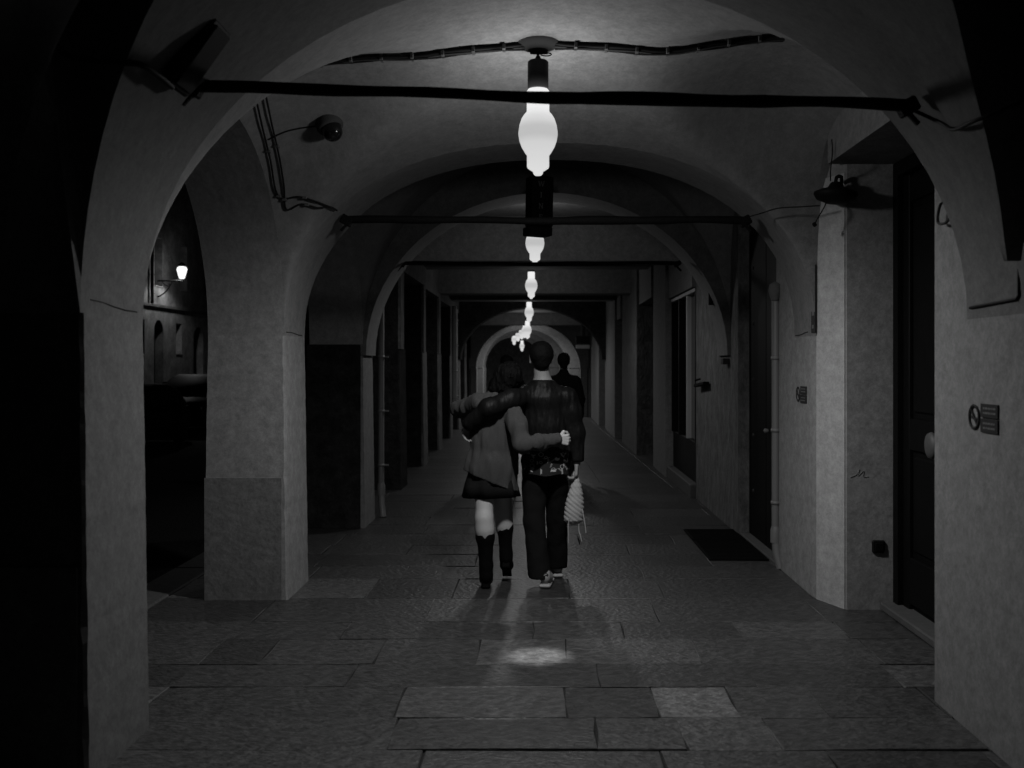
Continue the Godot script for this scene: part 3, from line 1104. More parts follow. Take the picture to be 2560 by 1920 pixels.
func tall_notice() -> void:
	var x := RIGHT - 0.004
	var o := thing("tall_sign", "tall narrow pale sign with dark oval print beside the pier corner", "sign", P(x, 1.85, 7.13))
	var g := Geo.new()
	g.block(P(x, 2.085, 7.13), Vector3(0.008, 0.47, 0.1), 0.0)
	part(o, "board", g.mesh(), M.print_dark)
	g = Geo.new()
	g.lathe([Vector2(0.07, 0.0), Vector2(0.07, 0.002), Vector2(0.0, 0.0021)], Vector3.ZERO, 24)
	var oval := part(o, "printed_oval", g.mesh(), M.wood_black)
	oval.basis = Basis(Vector3.BACK, PI * 0.5) * Basis.from_scale(Vector3(1.5, 1.0, 0.5))
	oval.position = P(x - 0.0045, 2.2, 7.13) - o.position
	for k in 5:
		g = Geo.new()
		g.box(P(x - 0.0056, 2.06 - 0.045 * k, 7.13 + 0.034 - 0.01 * (k % 2)), P(x - 0.0042, 2.085 - 0.045 * k, 7.13 - 0.036 + 0.013 * ((k * 2) % 3)))
		part(o, "printed_bar", g.mesh(), M.print_dark if k % 2 == 1 else M.print_mid)
	g = Geo.new()
	g.box(P(x - 0.0055, 1.85, 7.182), P(x - 0.004, 2.32, 7.178))
	g.box(P(x - 0.0055, 1.85, 7.082), P(x - 0.004, 2.32, 7.078))
	part(o, "border", g.mesh(), M.print_dark)

func downpipe(x: float, d: float, y0: float, y1: float, r: float, label: String, material := "zinc", shoe := true) -> void:
	var o := thing("downpipe", label, "pipe", P(x, 0, d))
	var g := Geo.new()
	g.tube([P(x, y0, d), P(x, y1, d)], r, 14)
	part(o, "pipe", g.mesh(), M[material])
	if shoe:
		g = Geo.new()
		g.lathe([Vector2(r * 1.35, 0.0), Vector2(r * 1.35, 0.1), Vector2(r * 1.05, 0.13)], P(x, y0 - 0.02, d), 14)
		g.tube([P(x, y0 + 0.02, d), P(x + 0.005, y0 * 0.55, d - 0.02), P(x + 0.03, 0.0, d - 0.06)], r * 1.1, 14)
		part(o, "pipe_shoe", g.mesh(), M[material])
	var n := int((y1 - y0) / 0.55)
	for i in n:
		var y := y0 + 0.3 + 0.58 * i
		g = Geo.new()
		g.lathe([Vector2(r * 1.02, -0.014), Vector2(r * 1.22, -0.012), Vector2(r * 1.22, 0.012), Vector2(r * 1.02, 0.014)], P(x, y, d), 14)
		g.block(P(x + 0.045, y, d), Vector3(0.07, 0.02, 0.02), 0.003)
		part(o, "pipe_bracket", g.mesh(), M[material])

func ceiling_box() -> void:
	var o := thing("ceiling_box", "dark slanting metal box fixed under the nearest arch on the left", "fixture", P(-1.32, 2.78, 3.92))
	var b := Basis(Vector3.BACK, 0.95)
	var g := Geo.new()
	g.block(P(-1.325, 2.815, 3.93), Vector3(0.31, 0.05, 0.2), 0.01, b)
	part(o, "casing", g.mesh(), M.wood_black)
	g = Geo.new()
	g.block(P(-1.325, 2.815, 3.93) + b * Vector3(0, -0.03, 0), Vector3(0.27, 0.012, 0.16), 0.004, b)
	part(o, "cover_plate", g.mesh(), M.box_grey)
	cable("black cable curving over the dark front of the nearest arch to the slanting box", smooth_path([P(-1.74, 3.2, 3.355), P(-1.69, 2.86, 3.43), P(-1.68, 2.73, 3.57), P(-1.60, 2.70, 3.595), P(-1.50, 2.69, 3.6), P(-1.42, 2.69, 3.62), P(-1.40, 2.685, 3.75), P(-1.4, 2.68, 3.88)]), 0.011)
	cable("black cable from the upper right corner down to the nearest tie rod", smooth_path([P(2.0, 2.66, 3.56), P(1.8, 2.60, 3.58), P(1.66, 2.54, 3.61), P(1.575, 2.515, 3.72), P(1.57, 2.525, 3.9), P(1.595, 2.59, 4.08), P(1.53, 2.67, 4.2)]), 0.008)

func small_wall_things() -> void:
	var o: Node3D
	var g: Geo
	cable("thin dark conduit bending from the arch foot along the near right wall", [P(RIGHT - 0.008, 2.01, 4.06), P(RIGHT - 0.008, 1.905, 4.06), P(RIGHT - 0.008, 1.89, 4.08), P(RIGHT - 0.008, 1.885, 4.3), P(RIGHT - 0.008, 1.88, 4.52)], 0.007)
	o = thing("wall_hook", "small bent metal hook high on the near right wall edge", "hook", P(RIGHT, 2.33, 4.83))
	g = Geo.new()
	g.tube(smooth_path([P(RIGHT + 0.01, 2.38, 4.8), P(RIGHT - 0.03, 2.38, 4.8), P(RIGHT - 0.035, 2.30, 4.82), P(RIGHT - 0.03, 2.285, 4.74), P(RIGHT - 0.015, 2.31, 4.72)]), 0.007, 7)
	part(o, "bent_rod", g.mesh(), M.cable_grey)
	o = thing("outlet_box", "small dark square outlet box low on the front of the first wall pier", "outlet", P(2.235, 0.42, 6.8))
	g = Geo.new()
	g.block(P(2.235, 0.42, 6.8), Vector3(0.085, 0.085, 0.03), 0.008)
	part(o, "frame", g.mesh(), M.black_paint)
	g = Geo.new()
	g.block(P(2.238, 0.418, 6.783), Vector3(0.055, 0.055, 0.008), 0.004)
	part(o, "cover", g.mesh(), M.wood_black)
	o = thing("pencil_scribble", "faint pencil scribble on the front of the first wall pier", "graffiti", P(2.1, 0.91, 6.797))
	g = Geo.new()
	g.tube(smooth_path([P(2.05, 0.88, 6.798), P(2.09, 0.90, 6.798), P(2.11, 0.935, 6.798), P(2.10, 0.89, 6.798), P(2.14, 0.925, 6.798), P(2.135, 0.885, 6.798), P(2.17, 0.885, 6.798)]), 0.0018, 4)
	part(o, "stroke", g.mesh(), M.plaster_mid)
	for q in [[P(LEFT + 0.002, 1.885, 4.03), P(LEFT + 0.002, 1.87, 4.25), P(LEFT + 0.002, 1.86, 4.5), "hairline crack across the inner face of the nearest left pier"], [P(LEFT + 0.002, 1.855, 7.14), P(LEFT + 0.002, 1.85, 7.4), P(LEFT + 0.002, 1.845, 7.6), "hairline crack across the inner face of the second left pier"], [P(RIGHT - 0.002, 1.86, 7.3), P(RIGHT - 0.002, 1.85, 7.45), P(RIGHT - 0.002, 1.845, 7.66), "short dark slot in the first wall pier below the vault"]]:
		o = thing("wall_crack", q[3], "crack", q[1])
		g = Geo.new()
		g.tube([q[0], q[0].lerp(q[1], 0.5) + Vector3(0, 0.004, 0), q[1], q[1].lerp(q[2], 0.5) - Vector3(0, 0.004, 0), q[2]], 0.0035, 4)
		part(o, "crack_line", g.mesh(), M.cable)
	o = thing("pipe_cap", "rounded plaster knob at the top of the pale downpipe", "corbel", P(1.83, 2.2, 8.2))
	g = Geo.new()
	g.lathe([Vector2(0.03, -0.07), Vector2(0.042, -0.04), Vector2(0.055, 0.01), Vector2(0.045, 0.06), Vector2(0.0, 0.085)], P(1.87, 2.21, 8.2), 16)
	part(o, "knob", g.mesh(), M.plaster_shade)
	for k in 2:
		o = thing("doormat", ["dark doormat in front of the second dark door, the far one", "larger dark doormat in front of the second dark door, the near one"][k], "doormat", P(1.62, 0.0, [9.76, 8.92][k]), "doormats by the dark door")
		g = Geo.new()
		var d0: float = [9.47, 8.5][k]
		var d1: float = [10.05, 9.4][k]
		g.block(P(1.64, 0.008, (d0 + d1) * 0.5), Vector3(0.5, 0.014, d1 - d0), 0.005)
		part(o, "mat_base", g.mesh(), M.rubber)
		for r in int((d1 - d0) / 0.06):
			g = Geo.new()
			g.block(P(1.64, 0.017, d0 + 0.04 + 0.06 * r), Vector3(0.46, 0.007, 0.022), 0.002)
			part(o, "rib", g.mesh(), M.rubber)
	var x := RIGHT + drift(10.6)
	o = thing("projecting_sign", "dark projecting sign on the edge of the second wall pier", "sign", P(x - 0.06, 2.2, 10.5))
	g = Geo.new()
	g.block(P(x - 0.1, 2.4, 10.45), Vector3(0.17, 0.33, 0.05), 0.006)
	part(o, "sign_panel", g.mesh(), M.wood_black)
	g = Geo.new()
	g.tube([P(x, 2.58, 10.45), P(x - 0.18, 2.58, 10.45)], 0.008, 6)
	part(o, "bracket", g.mesh(), M.iron)
	o = thing("meter_box", "small dark box on the edge of the second wall pier", "box", P(x - 0.03, 1.65, 10.3))
	g = Geo.new()
	g.block(P(x - 0.035, 1.66, 10.3), Vector3(0.08, 0.06, 0.14), 0.006)
	part(o, "casing", g.mesh(), M.housing)
	x = RIGHT + drift(11.9)
	o = thing("wall_bracket", "dark iron bracket on the wall before the glazed shop door", "bracket", P(x, 1.42, 11.6))
	g = Geo.new()
	g.block(P(x - 0.035, 1.4, 11.72), Vector3(0.07, 0.035, 0.7), 0.006, Basis(Vector3.RIGHT, -0.06))
	g.tube([P(x, 1.46, 12.0), P(x - 0.06, 1.44, 12.03)], 0.012, 6)
	part(o, "bracket_bar", g.mesh(), M.iron)

func glazed_shop_door() -> void:
	var x := RIGHT + drift(13.6)
	var o := thing("shop_door", "tall glazed shop door with a black base on the right", "door", P(x, 0, 13.6))
	var g := Geo.new()
	g.block(P(x + 0.06, 0.08, 13.62), Vector3(0.16, 0.17, 2.3), 0.01)
	part(o, "step", g.mesh(), M.kerb_stone)
	g = Geo.new()
	g.block(P(x + 0.1, 0.42, 13.62), Vector3(0.06, 0.5, 2.3), 0.006)
	part(o, "kick_panel", g.mesh(), M.wood_black)
	for i in 4:
		g = Geo.new()
		g.block(P(x + 0.09, 1.6, 12.5 + 0.745 * i), Vector3(0.09, 1.86, 0.06), 0.008)
		part(o, "mullion", g.mesh(), M.white_metal if i == 1 else M.wood)
	g = Geo.new()
	g.block(P(x + 0.085, 2.54, 13.62), Vector3(0.1, 0.05, 2.3), 0.006)
	part(o, "top_rail", g.mesh(), M.zinc)
	for i in 3:
		g = Geo.new()
		g.box(P(x + 0.105, 0.67, 12.53 + 0.745 * i), P(x + 0.113, 2.515, 13.215 + 0.745 * i))
		part(o, "pane", g.mesh(), M.glass_dark)

func studded_door() -> void:
	var x := RIGHT + 0.06
	var o := thing("studded_door", "black plain door with small studs behind the pale downpipe", "door", P(x, 0, 9.0))
	for k in 2:
		var g := Geo.new()
		g.block(P(x + 0.05, 1.5, 8.66 + 0.745 * k), Vector3(0.06, 2.98, 0.735), 0.008)
		var leaf := part(o, "door_leaf", g.mesh(), M.wood_black)
		if k == 1:
			for i in 5:
				var s := Geo.new()
				s.lathe([Vector2(0.018, 0.0), Vector2(0.014, 0.01), Vector2(0.0, 0.014)], P(x + 0.02, 0.45 + 0.52 * i, 9.56), 10, Basis(Vector3.BACK, PI * 0.5))
				part(leaf, "stud", s.mesh(), M.cable_grey)
	var h := Geo.new()
	h.lathe([Vector2(0.014, 0.0), Vector2(0.022, 0.03), Vector2(0.0, 0.045)], P(x + 0.02, 1.05, 8.95), 12, Basis(Vector3.BACK, PI * 0.5))
	part(o, "door_knob", h.mesh(), M.zinc)
	var t := Geo.new()
	t.block(P(x - 0.02, 0.012, 9.03), Vector3(0.1, 0.03, 1.47), 0.006)
	part(o, "threshold", t.mesh(), M.kerb_stone)

func far_hanging_sign() -> void:
	var d := 26.8
	var o := thing("hanging_sign", "far hanging shop sign of a dark panel over a pale strip on the right", "sign", P(1.0, 2.2, d))
	var g := Geo.new()
	g.tube([P(1.08, 2.72, d), P(1.08, 2.36, d)], 0.055, 12)
	part(o, "stem", g.mesh(), M.rose)
	g = Geo.new()
	g.block(P(1.08, 2.27, d), Vector3(0.36, 0.2, 0.08), 0.008)
	part(o, "dark_panel", g.mesh(), M.black_paint)
	g = Geo.new()
	g.block(P(1.08, 2.09, d), Vector3(0.36, 0.1, 0.08), 0.008)
	part(o, "pale_strip", g.mesh(), M.white_metal)


# ------------------------------------------------------------------ the street
func street() -> void:
	var fx := -12.0
	var o := thing("street_house", "plaster house across the street with arched doors and a string course", "building", P(fx - 0.4, 0, 35))
	var rects := [[30.45, 30.95, 1.9, 2.98, 0], [33.6, 34.15, 1.95, 2.98, 0], [37.6, 38.2, 1.95, 2.98, 0], [27.4, 28.0, 1.95, 2.98, 0], [40.2, 40.8, 1.95, 2.98, 0], [31.7, 32.5, -0.1, 2.6, 1], [35.3, 36.3, -0.1, 2.5, 1], [28.9, 29.7, -0.1, 2.6, 1], [30.2, 30.85, 4.05, 5.6, 0], [31.75, 32.4, 4.05, 5.6, 0], [34.0, 34.65, 4.05, 5.6, 0], [36.4, 37.05, 4.05, 5.6, 0], [28.0, 28.65, 4.05, 5.6, 0]]
	var ds := [18.0, 62.0]
	var ys := [-0.12, 9.0]
	for r in rects:
		ds += [r[0], r[1]]
		ys += [r[2], r[3] + (0.42 if r[4] == 1 else 0.0)]
	ds.sort()
	ys.sort()
	var g := Geo.new()
	for i in ds.size() - 1:
		for j in ys.size() - 1:
			if ds[i + 1] - ds[i] < 0.001 or ys[j + 1] - ys[j] < 0.001:
				continue
			var c := Vector2((ds[i] + ds[i + 1]) * 0.5, (ys[j] + ys[j + 1]) * 0.5)
			var hole := false
			for r in rects:
				if c.x > r[0] and c.x < r[1] and c.y > r[2] and c.y < r[3] + (0.42 if r[4] == 1 else 0.0):
					hole = true
			if not hole:
				g.box(P(fx - 0.35, ys[j], ds[i]), P(fx, ys[j + 1], ds[i + 1]))
	for r in rects:
		if r[4] == 1:   # the arched head: fill the two spandrels
			var half: float = (r[1] - r[0]) * 0.5
			for s in [-1.0, 1.0]:
				var poly := PackedVector2Array([Vector2((r[0] + r[1]) * 0.5 + s * half, r[3] + 0.42)])
				for k in 9:
					var a := PI * 0.5 * k / 8.0
					poly.append(Vector2((r[0] + r[1]) * 0.5 + s * half * cos(a), r[3] + 0.42 * sin(a)))
				g.extrude(poly, Vector3(fx - 0.34, 0, 0), Vector3(0, 0, -1), Vector3.UP, 0.337)
	part(o, "wall", g.mesh(), M.facade)
	g = Geo.new()
	g.block(P(fx + 0.04, 3.45, 40.0), Vector3(0.1, 0.09, 43.9), 0.01)
	part(o, "string_course", g.mesh(), M.facade_dark)
	for r in rects:
		g = Geo.new()
		g.block(P(fx - 0.3, (r[2] + r[3] + (0.42 if r[4] == 1 else 0.0)) * 0.5, (r[0] + r[1]) * 0.5), Vector3(0.06, r[3] - r[2] + (0.42 if r[4] == 1 else 0.0), r[1] - r[0]), 0.01)
		if r[4] == 1:
			part(o, "door", g.mesh(), M.wood)
		else:
			var w := part(o, "window", g.mesh(), M.wood_black)
			var e := Geo.new()
			e.block(P(fx - 0.1, r[2] + 0.02, (r[0] + r[1]) * 0.5), Vector3(0.26, 0.04, r[1] - r[0] - 0.01), 0.006)
			part(w, "sill", e.mesh(), M.trim)
			var sh := Geo.new()
			sh.block(P(fx - 0.26, (r[2] + r[3]) * 0.5, (r[0] + r[1]) * 0.5), Vector3(0.02, r[3] - r[2], 0.05), 0.003)
			part(w, "glazing_bar", sh.mesh(), M.trim)
	downpipe(fx + 0.08, 31.35, 3.5, 8.5, 0.05, "dark downpipe on the house across the street", "black_paint", false)
	var l := thing("street_lantern", "lit glass street lantern on a wrought bracket across the street", "street lamp", P(-11.24, 4.2, 32.0))
	g = Geo.new()
	g.lathe([Vector2(0.05, 0.0), Vector2(0.09, 0.02), Vector2(0.17, 0.3), Vector2(0.14, 0.36), Vector2(0.06, 0.4), Vector2(0.0, 0.41)], P(-11.24, 4.3, 32.0), 8)
	part(l, "glass", g.mesh(), M.lantern_glass)
	g = Geo.new()
	g.lathe([Vector2(0.17, 0.0), Vector2(0.1, 0.07), Vector2(0.03, 0.13), Vector2(0.0, 0.14)], P(-11.24, 4.685, 32.0), 8)
	part(l, "cap", g.mesh(), M.black_paint)
	g = Geo.new()
	g.tube([P(fx, 4.24, 32.0), P(-11.2, 4.24, 32.0)], 0.025, 8)
	g.tube(smooth_path([P(fx, 3.75, 32.0), P(-11.9, 3.78, 32.0), P(-11.7, 3.95, 32.0), P(-11.55, 4.2, 32.0)]), 0.02, 8)
	g.tube(smooth_path([P(-11.85, 4.2, 32.0), P(-11.75, 4.1, 32.0), P(-11.62, 4.08, 32.0), P(-11.66, 4.16, 32.0)]), 0.015, 8)
	g.tube([P(-11.24, 4.22, 32.0), P(-11.24, 4.32, 32.0)], 0.03, 8)
	part(l, "bracket", g.mesh(), M.iron)
	var om := OmniLight3D.new()
	om.name = "lantern_light"
	om.light_energy = STREET * 0.15
	om.light_size = 0.1
	om.omni_range = 20.0
	om.omni_attenuation = 2.0
	om.shadow_enabled = true
	om.position = Vector3(0, 0.28, 0)
	l.add_child(om)
	var down := SpotLight3D.new()   # the cap keeps the light below the lantern
	down.name = "lantern_beam"
	down.light_energy = STREET
	down.light_size = 0.1
	down.spot_range = 20.0
	down.spot_attenuation = 2.0
	down.spot_angle = 75.0
	down.spot_angle_attenuation = 0.4
	down.shadow_enabled = true
	down.rotation_degrees.x = -90
	down.position = Vector3(0, 0.2, 0)
	l.add_child(down)
	var s := thing("lit_sign", "narrow glowing upright sign far along the street house", "sign", P(-11.7, 2.0, 50.0))
	g = Geo.new()
	g.block(P(-11.7, 2.55, 50.0), Vector3(0.16, 0.95, 0.1), 0.02)
	part(s, "lit_panel", g.mesh(), M.lit_sign)
	g = Geo.new()
	g.block(P(-11.86, 2.55, 50.0), Vector3(0.14, 0.05, 0.05), 0.004)
	part(s, "bracket", g.mesh(), M.black_paint)
	var a := car(-9.0, 24.9, 1.5, "dark parked hatchback across the street, the farther and taller one")
	a.position.y = -0.12
	var c := car(-9.0, 19.9, 1.34, "low dark parked car across the street, the nearer one")
	c.position.y = -0.12

func car(x: float, d0: float, height: float, label: String) -> Node3D:
	var o := thing("parked_car", label, "car", P(x, 0, d0 + 2.0), "cars parked across the street")
	var long := 4.1
	var k := height / 1.5
	var prof := [[0.0, 0.45, 0.72, 0.74], [0.08, 0.3, 0.78, 0.8], [0.5, 0.2, 0.86, 0.86], [1.05, 0.2, 0.95, 0.87], [1.8, 0.2, 0.98, 0.88], [3.2, 0.2, 0.98, 0.88], [3.8, 0.22, 0.95, 0.85], [4.05, 0.35, 0.85, 0.8], [4.1, 0.45, 0.8, 0.76]]
	var list := []
	for q in prof:
		var ring := []
		var hw: float = q[3]
		for p in [Vector2(-hw * 0.9, q[1]), Vector2(-hw, q[1] + 0.12), Vector2(-hw, q[2] * k - 0.14), Vector2(-hw * 0.9, q[2] * k), Vector2(hw * 0.9, q[2] * k), Vector2(hw, q[2] * k - 0.14), Vector2(hw, q[1] + 0.12), Vector2(hw * 0.9, q[1])]:
			ring.append(P(x + p.x, p.y, d0 + q[0]))
		ring.reverse()
		list.append(ring)
	list.reverse()
	for r in list:
		r.reverse()
	var g := Geo.new()
	g.rings(list, true, 0)
	part(o, "body", g.mesh(), M.car_paint)
	list = []
	for q in [[1.0, 0.9, 0.8], [1.25, 1.12, 0.76], [1.75, 1.42, 0.68], [2.2, 1.49, 0.66], [3.0, 1.48, 0.66], [3.55, 1.36, 0.68], [3.95, 0.92, 0.78]]:
		var ring := []
		for p in [Vector2(-0.84, 0.9), Vector2(-q[2], q[1] - 0.05), Vector2(-q[2] + 0.07, q[1]), Vector2(q[2] - 0.07, q[1]), Vector2(q[2], q[1] - 0.05), Vector2(0.84, 0.9)]:
			ring.append(P(x + p.x, p.y * k, d0 + q[0]))
		list.append(ring)
	list.reverse()
	g = Geo.new()
	g.rings(list, true, 0)
	part(o, "cabin", g.mesh(), M.car_paint)
	for s in [-1.0, 1.0]:
		g = Geo.new()
		g.block(P(x + s * 0.765, 1.14 * k, d0 + 2.4), Vector3(0.03, 0.34 * k, 2.0), 0.01, Basis(Vector3.BACK, s * 0.3))
		part(o, "side_window", g.mesh(), M.glass_dark)
	for s in [-1.0, 1.0]:
		for e in [0.8, 3.25]:
			var w := Geo.new()
			w.lathe([Vector2(0.2, -0.1), Vector2(0.3, -0.1), Vector2(0.315, -0.06), Vector2(0.315, 0.06), Vector2(0.3, 0.1), Vector2(0.2, 0.1)], P(x + s * 0.8, 0.315, d0 + e), 20, Basis(Vector3.BACK, PI * 0.5))
			var wheel := part(o, "wheel", w.mesh(), M.tyre)
			w = Geo.new()
			w.lathe([Vector2(0.2, -0.04), Vector2(0.19, 0.05), Vector2(0.05, 0.07), Vector2(0.0, 0.07)], P(x + s * 0.83, 0.315, d0 + e), 14, Basis(Vector3.BACK, -s * PI * 0.5))
			part(wheel, "rim", w.mesh(), M.rim_metal)
		var h := Geo.new()
		h.block(P(x + s * 0.6, 0.66 * k, d0 + 0.05), Vector3(0.26, 0.11, 0.08), 0.02)
		part(o, "headlight", h.mesh(), M.car_light)
		h = Geo.new()
		h.block(P(x + s * 0.93, 0.98 * k, d0 + 1.25), Vector3(0.14, 0.11, 0.08), 0.02)
		part(o, "wing_mirror", h.mesh(), M.car_paint)
	return o


# ------------------------------------------------------------------ people
func shirt_print() -> ImageTexture:
	var im := Image.create_empty(512, 160, false, Image.FORMAT_RGB8)
	im.fill(Color(0.03, 0.03, 0.03))
	var r := RandomNumberGenerator.new()
	r.seed = 5
	for k in 74:
		var c := Vector2(r.randf_range(0, 512), r.randf_range(12, 148))
		var kind := k % 4
		var v := r.randf_range(0.6, 1.0)
		var a := r.randf_range(0, PI)
		var size := r.randf_range(9, 17)
		for y in range(maxi(0, int(c.y - 23)), mini(160, int(c.y + 24))):
			for x in range(int(c.x - 24), int(c.x + 25)):
				var p := (Vector2(x, y) - c).rotated(a)
				var on := false
				if kind == 0:
					on = absf(p.length() - size * 0.75) < 1.6
				elif kind == 1:
					on = absf(p.y) < 1.6 and absf(p.x) < size * 1.3 or absf(p.y - 5) < 1.3 and absf(p.x) < size
				elif kind == 2:
					on = Vector2(p.x, p.y * 1.8).length() < size and p.y > -size * 0.2
				else:
					on = absf(p.x) + absf(p.y) * 1.6 < size * 0.8
				if on:
					im.set_pixel(posmod(x, 512), y, Color(v, v, v))
	return ImageTexture.create_from_image(im)

func skirt_rings(levels: Array, folds: int, depth: float) -> ArrayMesh:   # level: centre x, y, d, half width, half depth, slope, fold strength
	var g := Geo.new()
	var list := []
	var n := 72
	for e in 2:
		var order := levels.duplicate()
		if e == 1:
			order.reverse()
		for q in order:
			var ring := []
			for k in n:
				var a := TAU * k / n
				var w: float = 1.0 + q[6] * (depth * sin(a * folds + 0.7) + depth * 0.5 * sin(a * (folds * 2 - 3) + q[1] * 3.0))
				var r: float = w - (0.012 if e == 1 else 0.0) / q[3]
				ring.append(P(q[0] + cos(a) * q[3] * r, q[1] + q[5] * cos(a), q[2] + sin(a) * q[4] * r))
			list.append(ring)
	g.rings(list, false, 0)
	return g.mesh()

func sneaker(o: Node3D, x: float, d: float, lift: float, turn: float) -> void:
	var b := Basis(Vector3.UP, turn)
	var at := func(px: float, y: float, pd: float) -> Vector3: return P(x, lift, d) + b * Vector3(px, y, -pd)
	var up := cloth([
		cone(at.call(0, 0.065, 0.035), at.call(0.0, 0.055, 0.13), 0.036, 0.038),
		cone(at.call(0, 0.09, 0.05), at.call(0, 0.1, 0.06), 0.034, 0.036),
		cone(at.call(0.0, 0.055, 0.13), at.call(0.004, 0.045, 0.24), 0.04, 0.032),
	], 0.006, 0.03)
	var s := part(o, "shoe", up, M.sneaker)
	var g := Geo.new()
	g.block(at.call(0.0, 0.018, 0.13), Vector3(0.085, 0.03, 0.29), 0.012, b)
	part(s, "sole", g.mesh(), M.sole)
	g = Geo.new()
	g.lathe([Vector2(0.026, 0.0), Vector2(0.022, 0.006), Vector2(0.0, 0.008)], at.call(0, 0.095, 0.013), 14, b * Basis(Vector3.RIGHT, PI * 0.5) * Basis.from_scale(Vector3(1.0, 1.0, 0.7)))
	part(s, "heel_tab", g.mesh(), M.sneaker_dark)
	g = Geo.new()
	g.block(at.call(0.0, 0.098, 0.003), Vector3(0.03, 0.006, 0.006), 0.001, b * Basis(Vector3.BACK, 0.4))
	part(s, "heel_mark", g.mesh(), M.sole)

func man() -> void:
	var o := thing("person", "man in a black leather jacket and dark wide jeans with his arm round the woman", "person", P(0.05, 0, 7.65), "couple walking away arm in arm")
	# body: one continuous skin under the clothes
	var g := SurfaceTool.new()
	g.begin(Mesh.PRIMITIVE_TRIANGLES)
	var body := [
		cone(P(-0.005, 1.62, 7.64), P(0.01, 1.47, 7.655), 0.056, 0.064),
		cone(P(0.02, 1.38, 7.65), P(0.03, 1.12, 7.65), 0.13, 0.115, Vector3(1.1, 1, 0.75)), cone(P(0.03, 1.12, 7.65), P(0.03, 0.92, 7.65), 0.115, 0.125, Vector3(1.1, 1, 0.8)),
		cone(P(-0.11, 1.405, 7.65), P(0.18, 1.4, 7.65), 0.05, 0.05),
	]
	body += chain([P(0.2, 1.385, 7.65), P(0.262, 1.13, 7.65), P(0.262, 0.89, 7.63)], [0.05, 0.04, 0.028])
	body += chain([P(-0.12, 1.4, 7.6), P(-0.38, 1.32, 7.43), P(-0.53, 1.21, 7.48)], [0.05, 0.042, 0.03])
	body += chain([P(-0.05, 0.88, 7.65), P(-0.06, 0.48, 7.62), P(0.0, 0.1, 7.5)], [0.09, 0.055, 0.036])
	body += chain([P(0.11, 0.88, 7.65), P(0.115, 0.48, 7.75), P(0.122, 0.1, 7.87)], [0.09, 0.055, 0.036])
	nets(g, body, 0.014, 0.05)
	nets(g, head_prims(P(-0.006, 1.675, 7.63), Basis(Vector3.UP, 0.25)), 0.0055, 0.025)
	nets(g, hand(P(0.262, 0.885, 7.63), Vector3(-0.05, -1, 0.1), Vector3(1, 0, -0.2), Vector3(0.1, 0, -1), 0.8), 0.0035, 0.01)
	nets(g, hand(P(-0.53, 1.21, 7.48), Vector3(-0.35, -0.75, -0.45), Vector3(-0.6, 0.2, 0.8), Vector3(0.5, 0.2, -0.8), 0.55), 0.0035, 0.01)
	g.index()
	part(o, "body", g.commit(), M.skin_dim)
	var hb := Basis(Vector3.UP, 0.25)
	var hc := P(-0.006, 1.675, 7.63)
	part(o, "hair", cloth([cone(hc + hb * Vector3(0, 0.04, 0.015), hc + hb * Vector3(0, 0.045, -0.02), 0.091, 0.084), cone(hc + hb * Vector3(0, 0.0, 0.03), hc + hb * Vector3(0, -0.03, 0.035), 0.075, 0.06)], 0.007, 0.03, func(p: Vector3) -> float: return (-(p.z - hc.z) - 0.055 - (p.y - hc.y) * 0.5) * 0.8, 0.004, Vector3(40, 30, 40)), M.hair_dark)
	var jacket := [
		cone(P(0.02, 1.34, 7.65), P(0.028, 1.15, 7.65), 0.168, 0.165, Vector3(1, 1, 0.72)), cone(P(0.028, 1.15, 7.65), P(0.028, 0.93, 7.65), 0.165, 0.172, Vector3(1, 1, 0.74)),
		cone(P(-0.115, 1.395, 7.65), P(0.185, 1.385, 7.65), 0.07, 0.07),
		cone(P(0.005, 1.505, 7.65), P(0.012, 1.46, 7.65), 0.066, 0.082), cone(P(0.012, 1.46, 7.65), P(0.015, 1.39, 7.65), 0.08, 0.12),
	]
	jacket += chain([P(0.195, 1.375, 7.65), P(0.225, 1.28, 7.65), P(0.263, 1.12, 7.65), P(0.263, 0.88, 7.63)], [0.072, 0.068, 0.059, 0.05])
	jacket += chain([P(-0.1, 1.39, 7.62), P(-0.22, 1.375, 7.5), P(-0.38, 1.315, 7.42), P(-0.525, 1.2, 7.47)], [0.076, 0.07, 0.066, 0.056])
	part(o, "jacket", cloth(jacket, 0.011, 0.045, func(p: Vector3) -> float: return maxf((0.905 if p.x > 0.212 else 0.945) - p.y, p.y - 1.515), 0.008, Vector3(30, 5.0, 14)), M.leather)
	var sm := mat("shirt_print", 0.9, 0.9)
	sm.albedo_texture = shirt_print()
	var st := SurfaceTool.new()
	st.begin(Mesh.PRIMITIVE_TRIANGLES)
	st.set_smooth_group(0)
	for k in 40:
		for e in 3:
			var p := []
			var uv := []
			for q in [Vector2(k, e), Vector2(k + 1, e), Vector2(k + 1, e + 1), Vector2(k, e + 1)]:
				var a: float = TAU * q.x / 40.0
				var y: float = 0.995 - 0.0585 * q.y + 0.006 * sin(a * 5.0) * q.y / 3.0
				var w: float = 1.0 + 0.02 * sin(a * 7.0) * q.y / 3.0
				p.append(P(0.03 + 0.178 * w * cos(a), y, 7.65 + (0.15 + 0.012 * q.y) * w * sin(a)))
				uv.append(Vector2(q.x / 40.0 * 1.5, q.y / 3.0))
			for i in [0, 2, 1, 0, 3, 2]:
				st.set_uv(uv[i])
				st.add_vertex(p[i])
	st.generate_normals()
	part(o, "shirt_hem", st.commit(), sm)
	var jeans := chain([P(-0.045, 0.9, 7.65), P(-0.052, 0.72, 7.645), P(-0.055, 0.47, 7.61), P(-0.012, 0.04, 7.51)], [0.105, 0.094, 0.08, 0.084])
